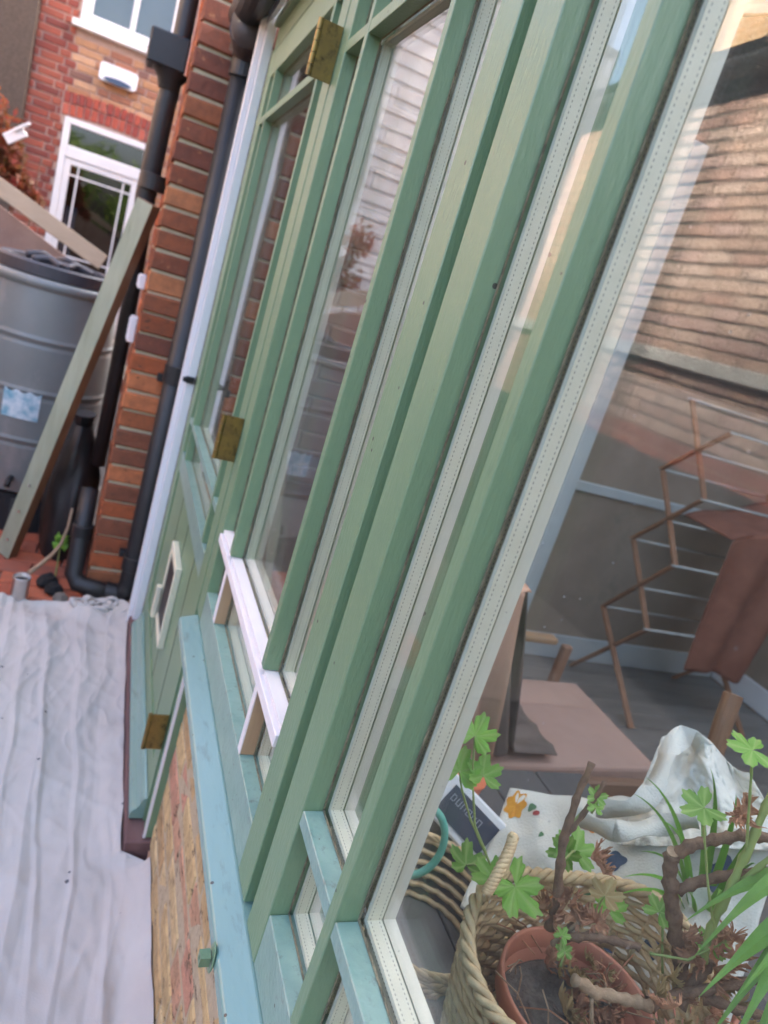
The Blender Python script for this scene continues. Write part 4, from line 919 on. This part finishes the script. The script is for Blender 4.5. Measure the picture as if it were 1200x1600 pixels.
def leaf(c, R, m_='leaf', tilt=(0,0,.6), lobes=5, up=(0,0,1), name='leaf'):
    c = Vector(c); nrm = (camv-c).normalized() + Vector(tilt) + Vector((random.uniform(-.35,.35), random.uniform(-.35,.35), 0)); m = MB(); leaf_mesh(m, c, nrm, up, R*.88, lobes, cup=random.uniform(.1,.6))
    o = m.build(name, m_, ger, smooth=True); at = o.data.attributes.new('vein', 'FLOAT', 'POINT')
    at.data.foreach_set('value', m.vein[:len(o.data.vertices)]); return o
stem([(0.3864, 0.5962, 0.7963), (0.3796, 0.6048, 0.8535), (0.3701, 0.6233, 0.9212), (0.3728, 0.6326, 0.9757), (0.3832, 0.6433, 1.0269)], .0062, .0042)
stem([(0.3701, 0.6233, 0.9212), (0.3843, 0.6227, 0.9588), (0.3994, 0.6260, 1.0111)], .0042, .003)
stem([(0.4088, 0.5827, 0.8214), (0.3801, 0.5752, 0.7927), (0.4018, 0.5723, 0.8332)], .004, .003, 'bark_pale')
# big cut stump with two arching branches
stem([(0.5321, 0.4872, 0.7925), (0.5172, 0.5065, 0.8361), (0.4951, 0.5264, 0.8901), (0.4791, 0.5393, 0.9295), (0.4740, 0.5517, 0.9638)], .0095, .0085)
for c in ((0.4736, 0.5505, 0.9669),):
    MB().tube([Vector(c), Vector(c)+(camv-Vector(c)).normalized()*.002+Vector((0,0,.003))], .0078, 10).build('cut_end', 'bark_pale', ger)
stem([(0.4777, 0.5492, 0.9610), (0.4879, 0.5457, 0.9828), (0.5115, 0.5357, 1.0025), (0.5343, 0.5209, 1.0236), (0.5620, 0.5012, 1.0354)], .0075, .006)
stem([(0.4895, 0.5335, 0.9249), (0.5096, 0.5216, 0.9522), (0.5357, 0.5066, 0.9772), (0.5643, 0.4846, 1.0019)], .0068, .0055)
stem([(0.3867, 0.5670, 0.8127), (0.4053, 0.5531, 0.8307), (0.4287, 0.5349, 0.8414), (0.4560, 0.5188, 0.8455)], .0055, .0045, 'bark')
stem([(0.3328, 0.4863, 0.8427), (0.3645, 0.4800, 0.8294), (0.4086, 0.4706, 0.8236), (0.4424, 0.4654, 0.8172)], .0062, .0066, 'bark_pale')
stem([(0.3579, 0.4759, 0.8252), (0.3692, 0.4653, 0.7867)], .0022, .0022, 'bark_pale')
stem([(0.4505, 0.4713, 0.8108), (0.4890, 0.4701, 0.8243), (0.5166, 0.4624, 0.8386), (0.5823, 0.4374, 0.8877)], .0075, .005)
stem([(0.5183, 0.4591, 0.8299), (0.5373, 0.4330, 0.8456), (0.5617, 0.4048, 0.8621)], .006, .005)
stem([(0.4999, 0.4711, 0.8057), (0.5225, 0.4793, 0.8469), (0.5306, 0.4812, 0.8652)], .009, .007)
# green shoot
stem([(0.5173, 0.4815, 0.8659), (0.5099, 0.4870, 0.9121), (0.5114, 0.4896, 0.9799), (0.5110, 0.4944, 1.0528), (0.5148, 0.5018, 1.1212)], .0055, .0045, 'stem_green')
stem([(0.5184, 0.4860, 0.9855), (0.5297, 0.4727, 1.0449)], .0035, .003, 'stem_green')
# petioles + leaves
def petl(ctrl, R, m_='leaf', **k):
    stem(ctrl, .0016, .0013, 'stem_green', 'petiole'); leaf(ctrl[-1], R, m_, **k)
petl([(0.3205, 0.6668, 0.8246), (0.2868, 0.6961, 0.8745), (0.2716, 0.7204, 0.9347), (0.2645, 0.7395, 0.9887)], .040)
petl([(0.3181, 0.6689, 0.8282), (0.2796, 0.7010, 0.8808), (0.2619, 0.7185, 0.9142), (0.2539, 0.7289, 0.9376)], .038, tilt=(-.3,0,.5))
petl([(0.2764, 0.7162, 0.9275), (0.2848, 0.7168, 0.9415)], .034, tilt=(.2,0,.9))
petl([(0.3208, 0.6662, 0.8230), (0.2947, 0.6780, 0.8250), (0.2854, 0.6806, 0.8203)], .036, tilt=(.2,0,1.2))
petl([(0.3208, 0.6662, 0.8230), (0.3217, 0.6340, 0.8301), (0.3206, 0.6171, 0.8476)], .050, tilt=(.3,-.3,.6), up=(.3,0,-1))
petl([(0.3208, 0.6662, 0.8230), (0.3057, 0.6427, 0.8359)], .036, tilt=(.1,0,1.0), up=(-1,0,.2))
petl([(0.3823, 0.6193, 0.8876), (0.4022, 0.6296, 0.8939), (0.4203, 0.6411, 0.8828)], .040, tilt=(.3,0,.8))
petl([(0.3831, 0.6178, 0.8837), (0.4066, 0.6444, 0.8741)], .030, tilt=(-.4,0,.3))
petl([(0.3685, 0.6263, 0.9290), (0.3931, 0.6223, 0.9894)], .018, 'leaf_bright'); petl([(0.3914, 0.6170, 0.9692), (0.3904, 0.6148, 0.9794)], .015, 'leaf_bright', tilt=(.5,0,.3))
petl([(0.5213, 0.4764, 0.8926), (0.4881, 0.4929, 0.9572), (0.4556, 0.5130, 1.0349), (0.4418, 0.5170, 1.0667)], .034, 'leaf_bright', tilt=(0,0,1.4), up=(-1,0,.2))
petl([(0.5107, 0.4901, 1.0186), (0.4881, 0.5063, 1.0978), (0.4726, 0.5172, 1.1501)], .036, 'leaf_bright', tilt=(.5,-.2,3.0), up=(-1,.3,.3))
petl([(0.4169, 0.5715, 0.8334), (0.4208, 0.5720, 0.8598), (0.4224, 0.5708, 0.8772)], .030, 'leaf_tan', tilt=(0,0,1.0))
petl([(0.4281, 0.5762, 0.8276), (0.4482, 0.5787, 0.8461)], .032, 'leaf', tilt=(.2,0,1.0))
petl([(0.5000, 0.5075, 0.8144), (0.4881, 0.5306, 0.8751), (0.4822, 0.5362, 0.8853)], .026, 'leaf_bright', tilt=(-.3,0,.6))
petl([(0.5188, 0.4810, 0.8664), (0.5198, 0.4815, 0.8888)], .026, 'leaf_bright', tilt=(.2,0,.8))
petl([(0.3750, 0.5542, 0.7903), (0.3739, 0.5636, 0.8206)], .014, 'leaf_bright'); petl([(0.3795, 0.5503, 0.7836), (0.3806, 0.5554, 0.8025)], .016, 'leaf_bright', tilt=(.4,0,.3))
petl([(0.4682, 0.5128, 0.8431), (0.5007, 0.4870, 0.8606), (0.5215, 0.4702, 0.9100)], .006, 'leaf_tan')
# dry leaves: crumpled
def dry(c, R, m_='leaf_dry'):
    c = Vector(c); m = MB(); leaf_mesh(m, c, (random.uniform(-1,1), random.uniform(-1,.2), random.uniform(0,1)), (random.uniform(-1,1), random.uniform(-1,1), .3), R, 4, cup=1.1, tooth=.3)
    m.v = [tuple(Vector(v)+noise.noise_vector(Vector(v)*90)*R*.45) for v in m.v]
    m.build('dry_leaf', m_, ger, thick=.0008)
for (q3, R) in (((0.4131, 0.6015, 0.9103), 0.02), ((0.4223, 0.5960, 0.9049), 0.018), ((0.5059, 0.5112, 1.0641), 0.02), ((0.4958, 0.5140, 1.0586), 0.014), ((0.3771, 0.5848, 0.8205), 0.02), ((0.3944, 0.5844, 0.8442), 0.022), ((0.4042, 0.5777, 0.8359), 0.02), ((0.5228, 0.4793, 0.9046), 0.02), ((0.5324, 0.4662, 0.8934), 0.024), ((0.5051, 0.5009, 0.8757), 0.022), ((0.5116, 0.4834, 0.8641), 0.02), ((0.5270, 0.4653, 0.8635), 0.026), ((0.5318, 0.4732, 0.9162), 0.016), ((0.4170, 0.5629, 0.8428), 0.018), ((0.3740, 0.6078, 0.8175), 0.02), ((0.3865, 0.5988, 0.8433), 0.016)):
    dry(q3, R)
for i in range(40):
    a = random.uniform(-2.6, 1.6); r = .088*math.sqrt(random.random())
    dry((PC.x+r*math.cos(a), PC.y+r*math.sin(a), PC.z-.032+random.uniform(-.006,.026)), random.uniform(.012,.024), random.choice(('leaf_dry','leaf_dry','leaf_dry','leaf_tan')))
for i in range(26):
    p = Vector((0.5129, 0.4691, 0.8177)) + Vector((random.uniform(-.09,.10), random.uniform(-.06,.05), random.uniform(-.03,.03)))
    dry(p, random.uniform(.008,.018), random.choice(('leaf_dry','leaf_tan','leaf_tan')))
for i in range(26):
    a = random.uniform(0, 6.283); b = Vector((PC.x+.08*math.cos(a), PC.y+.08*math.sin(a), PC.z-.02)); e = b + Vector((random.uniform(-.07,.07), random.uniform(-.07,.07), random.uniform(0,.05)))
    MB().tube([b, (b+e)/2+Vector((0,0,.012)), e], .0011, 5).build('dry_stalk', random.choice(('leaf_dry','bark_pale')), ger)

# ---- second pot with the cut stump sits right of the basket: a plain pot of dry stalks
p2 = thing('plant_pot', (.60, .47, .53), 'second plant pot of dry stalks at the lower right edge', 'pot')
Q = Vector((.575, .47, .70))
MB().lathe([(0,-.17),(.06,-.17),(.085,-.02),(.093,-.02),(.094,0),(.089,0),(.086,-.03),(0,-.032)], Q, 40).build('shell', 'terracotta_plastic', p2, smooth=True)

# ---- spider plant
sp_ = thing('spider_plant', (.70, .56, .53), 'spider plant with long arching green leaves at the right edge', 'plant')
SB = Vector((.72, .60, .66))
MB().lathe([(0,-.13),(.05,-.13),(.075,0),(.069,0),(.066,-.02),(0,-.022)], SB, 32).build('pot', 'terracotta_plastic', sp_, smooth=True)
def blade(base, tip, h, w_, m_='leaf_spider'):
    b, t = Vector(base), Vector(tip); m = MB(); n = 14; d = (t-b); side = d.cross((camv-b).normalized()+Vector((0,0,.8))).normalized()
    for i in range(n+1):
        u = i/n; c = b.lerp(t, u) + Vector((0,0,h*4*u*(1-u))); ww = w_*(.55+.6*math.sin(math.pi*min(1,u*1.15+.1)))*(1-u**4)
        m.v += [tuple(c-side*ww+Vector((0,0,ww*.3))), tuple(c), tuple(c+side*ww+Vector((0,0,ww*.3)))]
    for i in range(n):
        k = i*3; m.f += [(k,k+1,k+4,k+3),(k+1,k+2,k+5,k+4)]
    m.build('leaf', m_, sp_, thick=.0005)
for (q3, h) in (((0.4516, 0.4534, 0.9043), 0.03), ((0.4574, 0.4304, 0.8729), 0.035), ((0.4668, 0.4053, 0.8401), 0.03), ((0.4809, 0.4629, 0.9407), 0.02), ((0.4709, 0.3828, 0.8461), 0.03), ((0.4818, 0.3691, 0.8540), 0.03), ((0.4626, 0.4882, 0.9234), 0.03), ((0.4691, 0.4019, 0.9080), 0.02), ((0.4821, 0.3651, 0.8790), 0.02)):
    blade(Vector((0.5999, 0.4523, 1.0016))+Vector((random.uniform(-.02,.02), random.uniform(-.02,.02), random.uniform(-.02,.03))), q3, h*random.uniform(.7,1.8), random.uniform(.006,.0115))
for (q3,) in (((0.5167, 0.6770, 0.9536),), ((0.5330, 0.6340, 0.9465),), ((0.5008, 0.6141, 0.9088),), ((0.4870, 0.6084, 0.8697),), ((0.5527, 0.6989, 0.9657),), ((0.5910, 0.6548, 0.9867),), ((0.6370, 0.6748, 1.0069),), ((0.6250, 0.6136, 1.0116),), ((0.6409, 0.5749, 0.9800),), ((0.5275, 0.5700, 0.8748),), ((0.6301, 0.5482, 0.9504),), ((0.5816, 0.5433, 0.9013),), ((0.4797, 0.6032, 0.8413),)):
    blade(SB+Vector((.03,.05,.02)), q3, .05, .0052, 'leaf')

# ---- printed cotton bag
bg_ = thing('printed_bag', (.75, .95, .525), 'white cotton bag with printed yellow and blue flowers behind the plants', 'bag')
TL, TR, BL, BR_ = Vector((0.5700, 0.9752, 0.7048)), Vector((0.8148, 0.6436, 0.9313)), Vector((0.4167, 0.8072, 0.6005)), Vector((0.6736, 0.4926, 0.6733))
nb_ = (TR-TL).cross(BL-TL).normalized(); nb_ = -nb_ if nb_.dot(camv-TL) < 0 else nb_
def bagf(u, v):
    p = TL.lerp(TR, u).lerp(BL.lerp(BR_, u), v)
    return p + nb_*(.030*math.sin(math.pi*u)*math.sin(math.pi*min(1, v+.15)) + .014*noise.noise(p*9) + .006*noise.noise(p*26) + .010*max(0,.5-abs(noise.noise(p*7+Vector((3,1,2))))*2)) + Vector((0,0,.012*noise.noise(Vector((u*4, v*4, 2)))))
MB().grid(bagf, 60, 50).build('front_cloth', 'canvas', bg_, smooth=True, thick=.002)
MB().grid(lambda u, v: bagf(u, v) - nb_*(.075*math.sin(math.pi*u)**.4*math.sin(math.pi*v)**.4 + .002) + nb_*(-.03*math.sin(math.pi*u)*math.sin(math.pi*v)), 30, 25).build('back_cloth', 'canvas', bg_, smooth=True)
def blot(u0, v0, ru, rv, m_, pet=6, name='printed_flower', ph=0):
    m = MB(); k = 0; m.v.append(tuple(bagf(u0, v0)+nb_*.0022)); n = 36
    for i in range(n):
        a = 6.283*i/n; r = 1+.16*math.cos(pet*a+ph); m.v.append(tuple(bagf(u0+ru*r*math.cos(a), v0+rv*r*math.sin(a))+nb_*.0022))
    for i in range(n): m.f.append((0, 1+i, 1+(i+1) % n))
    m.build(name, m_, bg_)
blot(.055, .13, .045, .10, 'print_yellow', 7); blot(.13, .15, .016, .03, 'print_green', 3); blot(.155, .19, .012, .022, 'print_red', 2)
blot(.32, .72, .05, .06, 'print_orange', 5); blot(.52, .42, .04, .06, 'print_navy', 4, ph=1); blot(.60, .20, .05, .07, 'print_navy', 5)
blot(.16, .62, .022, .05, 'print_navy', 3); blot(.72, .75, .03, .05, 'print_navy', 4); blot(.40, .25, .03, .04, 'print_orange', 5); blot(.56, .85, .05, .05, 'print_navy', 4); blot(.22, .35, .01, .02, 'print_green', 3)
blot(.86, .30, .05, .09, 'print_navy', 4); blot(.10, .70, .02, .03, 'print_orange', 5); blot(.46, .62, .02, .03, 'print_green', 4)
# crumpled canvas tote on top
ct = thing('canvas_tote', (.82, .95, .60), 'crumpled off white canvas tote with looped handles', 'bag')
TC = [Vector(p) for p in ((0.6226, 0.7520, 0.7894), (0.7920, 0.6044, 0.9182), (0.7841, 0.8975, 0.9059), (0.8600, 0.7674, 0.9579))]
def totef(u, v):
    p = TC[0].lerp(TC[1], u).lerp(TC[2].lerp(TC[3], u), v)
    return p + (camv-p).normalized()*((.022*math.sin(11*u+2.2*v+1.5*noise.noise(Vector((u*3,v*2,8)))) *(.4+.6*v) + .030*noise.noise(Vector((u*3.2, v*2.4, 4)))) + .016*max(0,.5-abs(noise.noise(Vector((u*5,v*2.5,6))))*2) + .010*noise.noise(Vector((u*9, v*7, 1))) + .012*max(0,.45-abs(noise.noise(Vector((u*9+3*v,v*5,16))))*2) + .004*noise.noise(Vector((u*22, v*18, 1)))) + Vector((0,0,.025*math.sin(5*u)*v))
MB().grid(totef, 110, 90).build('body', 'canvas', ct, smooth=True, thick=.003)
def strap(ctrl, w_):
    P = [Vector(p) for p in ctrl]; m = MB(); n = 40
    for k in range(n+1):
        f = k/n*(len(P)-1); i = min(int(f), len(P)-2); u = f-i; p0, p1, p2, p3 = P[max(i-1,0)], P[i], P[i+1], P[min(i+2,len(P)-1)]
        c = .5*((2*p1)+(p2-p0)*u+(2*p0-5*p1+4*p2-p3)*u*u+(3*p1-p0-3*p2+p3)*u**3); d = (p2-p1).normalized()
        e = d.cross((camv-c).normalized()).normalized(); e = (Matrix.Rotation(.9*math.sin(k*.22), 3, d) @ e)
        m.v += [tuple(c-e*w_), tuple(c+e*w_)]
    for k in range(n): m.f.append((2*k, 2*k+1, 2*k+3, 2*k+2))
    m.build('handle', 'canvas', ct, smooth=True, thick=.0015)
strap([(0.5774, 0.7856, 0.8373), (0.6156, 0.7543, 0.8633), (0.6516, 0.7595, 0.8949), (0.7041, 0.8061, 0.9382), (0.7615, 0.8325, 0.9583), (0.7917, 0.8151, 0.9436)], .019)
strap([(0.5373, 0.7766, 0.8247), (0.5761, 0.7300, 0.8382), (0.6313, 0.7050, 0.8721), (0.6760, 0.6841, 0.9044)], .017)
stk = MB().tube([(0.9431, 0.9241, 0.9982), (0.9350, 0.9104, 0.9402), (0.9268, 0.8894, 0.8575), (0.9367, 0.8692, 0.7274)], [.019,.019,.018,.018], 16).build('wooden_pole', 'chair_wood', bevel=.0); tag(stk, 'round brown wooden pole end standing behind the canvas tote', 'pole')

# ---- box with label, teal hose, orange lid
bx_ = thing('carton', (.46, 1.02, .527), 'white carton with a dark blue label beside the basket', 'box')
bc = Vector((0.4565, 0.9474, 0.6745)); ax = (Vector((0.5064, 0.8965, 0.6516))-Vector((0.4245, 0.9889, 0.6920))).normalized(); up_ = (camv-bc).normalized(); ay = up_.cross(ax).normalized(); az = ax.cross(ay)
MB().obox(bc-az*.045, ax, ay, az, .075, .045, .045).build('case', 'white_plastic', bx_, bevel=.004)
MB().obox(bc+ax*.012+az*.0012, ax, ay, az, .055, .030, .001).build('label', 'navy_label', bx_)
MB().obox(bc-az*.12, ax, ay, az, .06, .035, .073).build('base', 'white_plastic', bx_)
for j in range(6):
    cc = bc + ax*(-.030+j*.0125) + ay*.010 + az*.0026; m = MB()
    m.obox(cc-ax*.0035, ax, ay, az, .0008, .0065, .0003); m.obox(cc+ax*.0035, ax, ay, az, .0008, .0065 if j % 2 else .0045, .0003)
    if j % 3 != 1: m.obox(cc+ay*.0057, ax, ay, az, .0027, .0008, .00025)
    if j % 3 != 2: m.obox(cc-ay*.0057, ax, ay, az, .0027, .0008, .00025)
    m.build('letter', 'letter_grey', bx_)
hz = MB().tube([Vector((0.3150, 0.8575, 0.6986))+(Vector((0.3590, 0.8449, 0.7201))-Vector((0.3150, 0.8575, 0.6986)))*math.cos(a)+(Vector((0.3073, 0.8754, 0.7482))-Vector((0.3150, 0.8575, 0.6986)))*1.1*math.sin(a) for a in [rad(-110+i*9) for i in range(26)]], .0065, 10).build('hose_loop', 'teal_hose', smooth=True); tag(hz, 'teal plastic hose loop behind the window bar', 'hose')
ol = thing('orange_tub', (0.4580, 0.9801, 0.7111), 'bright orange plastic tub behind the white carton', 'tub')
oc = Vector((0.4986, 1.0193, 0.6738)); MB().lathe([(0,0),(.024,0),(.030,.05),(.033,.052),(.033,.058),(0,.06)], (oc.x, oc.y, oc.z-.03), 24).build('tub', 'orange_thing', ol, smooth=True)

# ---- armchair
ac = thing('armchair', (1.15, 1.65, .034), 'low wooden armchair with pinkish brown seat cushion', 'armchair')
MB().prism([(.86,.425),(1.46,.445),(1.47,.40),(1.46,.375),(.86,.355)], 'y', 1.425, 1.90).build('seat_cushion', 'seat_cloth', ac, bevel=.012, seg=2)
B(.82, 1.40, 1.385, 1.418, .345, .415).build('side_rail', 'chair_wood', ac, bevel=.006)
B(.82, 1.40, 1.905, 1.938, .345, .415).build('side_rail', 'chair_wood', ac, bevel=.006)
for (x, y) in ((.84,1.385),(1.36,1.385),(.84,1.905),(1.36,1.905)): B(x, x+.038, y+.001, y+.031, .0345, .344 if y < 1.5 or x < 1 else .575).build('leg', 'chair_wood', ac, bevel=.005)
B(.85, 1.32, 1.90, 1.945, .577, .602).build('armrest', 'arm_wood', ac, bevel=.008, seg=2)
MB().prism([(.70,.93),(.745,.93),(.915,.45),(.86,.44)], 'y', 1.43, 1.90).build('back_cushion', 'cloth_dark', ac, bevel=.015, seg=2)
cl_ = thing('throw_cloth', (.8, 1.6, .45), 'peach coloured cloth draped over the armchair back', 'cloth')
def thr(u, v):
    y = 1.412 + .10*u
    s_ = v; x = .752 + (.135*s_**1.05) - .02*math.sin(2.2*s_) ; z = .945 - .56*s_
    return (x - .15*(u)*1.0*(1-.2*v) + .012*math.sin(9*u+5*v)*v, y - .012*math.sin(11*u+3*v)*(.3+v), z + .01*math.sin(6*u))
MB().grid(thr, 24, 40).build('near_fall', 'cloth_peach', cl_, smooth=True, thick=.004)
MB().grid(lambda u, v: (.768 - .10*v + .008*math.sin(8*u), 1.412+.42*u, .952 + .012*math.sin(math.pi*v) - .25*v*v), 24, 10).build('top_fall', 'cloth_peach', cl_, smooth=True, thick=.004)
MB().grid(lambda u, v: (.775 + .15*min(1, v*1.35) + .16*max(0, v-.74)/.26 + .008*math.sin(26*u+4*v), 1.44+.40*u, .945 - .485*min(1, v*1.35) + .006*math.sin(26*u)), 30, 20).build('front_fall', 'cloth_dark', cl_, smooth=True, thick=.004)

# ---- clothes airer
ai = thing('clothes_airer', (2.55, 2.57, .034), 'folding wooden clothes airer with white rods', 'clothes airer')
yl, yr = 2.735, 2.420
zl = [.427, .803, 1.17, 1.52]; zr = [.47, .80, 1.123, 1.435]
for xe in (2.20, 2.92):
    for k in range(3):
        MB().bar((xe, yl, zl[k]), (xe, yr, zr[k+1-0] if k < 3 else zr[k]), .010, .026, (1,0,0)).build('strut', 'airer_wood', ai)
        MB().bar((xe+.012, yl, zl[k+1]), (xe+.012, yr, zr[k]), .010, .026, (1,0,0)).build('strut', 'airer_wood', ai)
    MB().bar((xe, yl, zl[0]), (xe, 2.26, .04), .012, .028, (1,0,0)).build('leg', 'airer_wood', ai)
    MB().bar((xe+.012, yr, zr[0]), (xe+.012, 2.80, .04), .012, .028, (1,0,0)).build('leg', 'airer_wood', ai)
for (y, zz) in [(yl, z) for z in zl] + [(yr, z) for z in zr] + [((yl+yr)/2, (zl[k]+zr[k+1])/2) for k in range(3)]:
    MB().tube([(2.19, y, zz), (2.945, y, zz)], .0065, 8).build('rod', 'airer_rod', ai, smooth=True)
tw_ = thing('towel', (2.65, 2.40, .30), 'reddish brown towel hanging on the clothes airer', 'towel')
MB().grid(lambda u, v: (2.45+.50*u + .22*v*(.35-.0*u) - .12*u*v, 2.395+.02*math.sin(11*u+2*v), 1.13-.16*(1-u)*(1-v) - .84*v + .02*math.sin(5*u)), 36, 30).build('front_fall', 'towel', tw_, smooth=True, thick=.006)
MB().grid(lambda u, v: (2.45+.50*u, 2.405+.33*v, 1.14-.16*(1-u)+.0*v+.01*math.sin(9*u)), 20, 8).build('top_fall', 'towel', tw_, smooth=True, thick=.006)
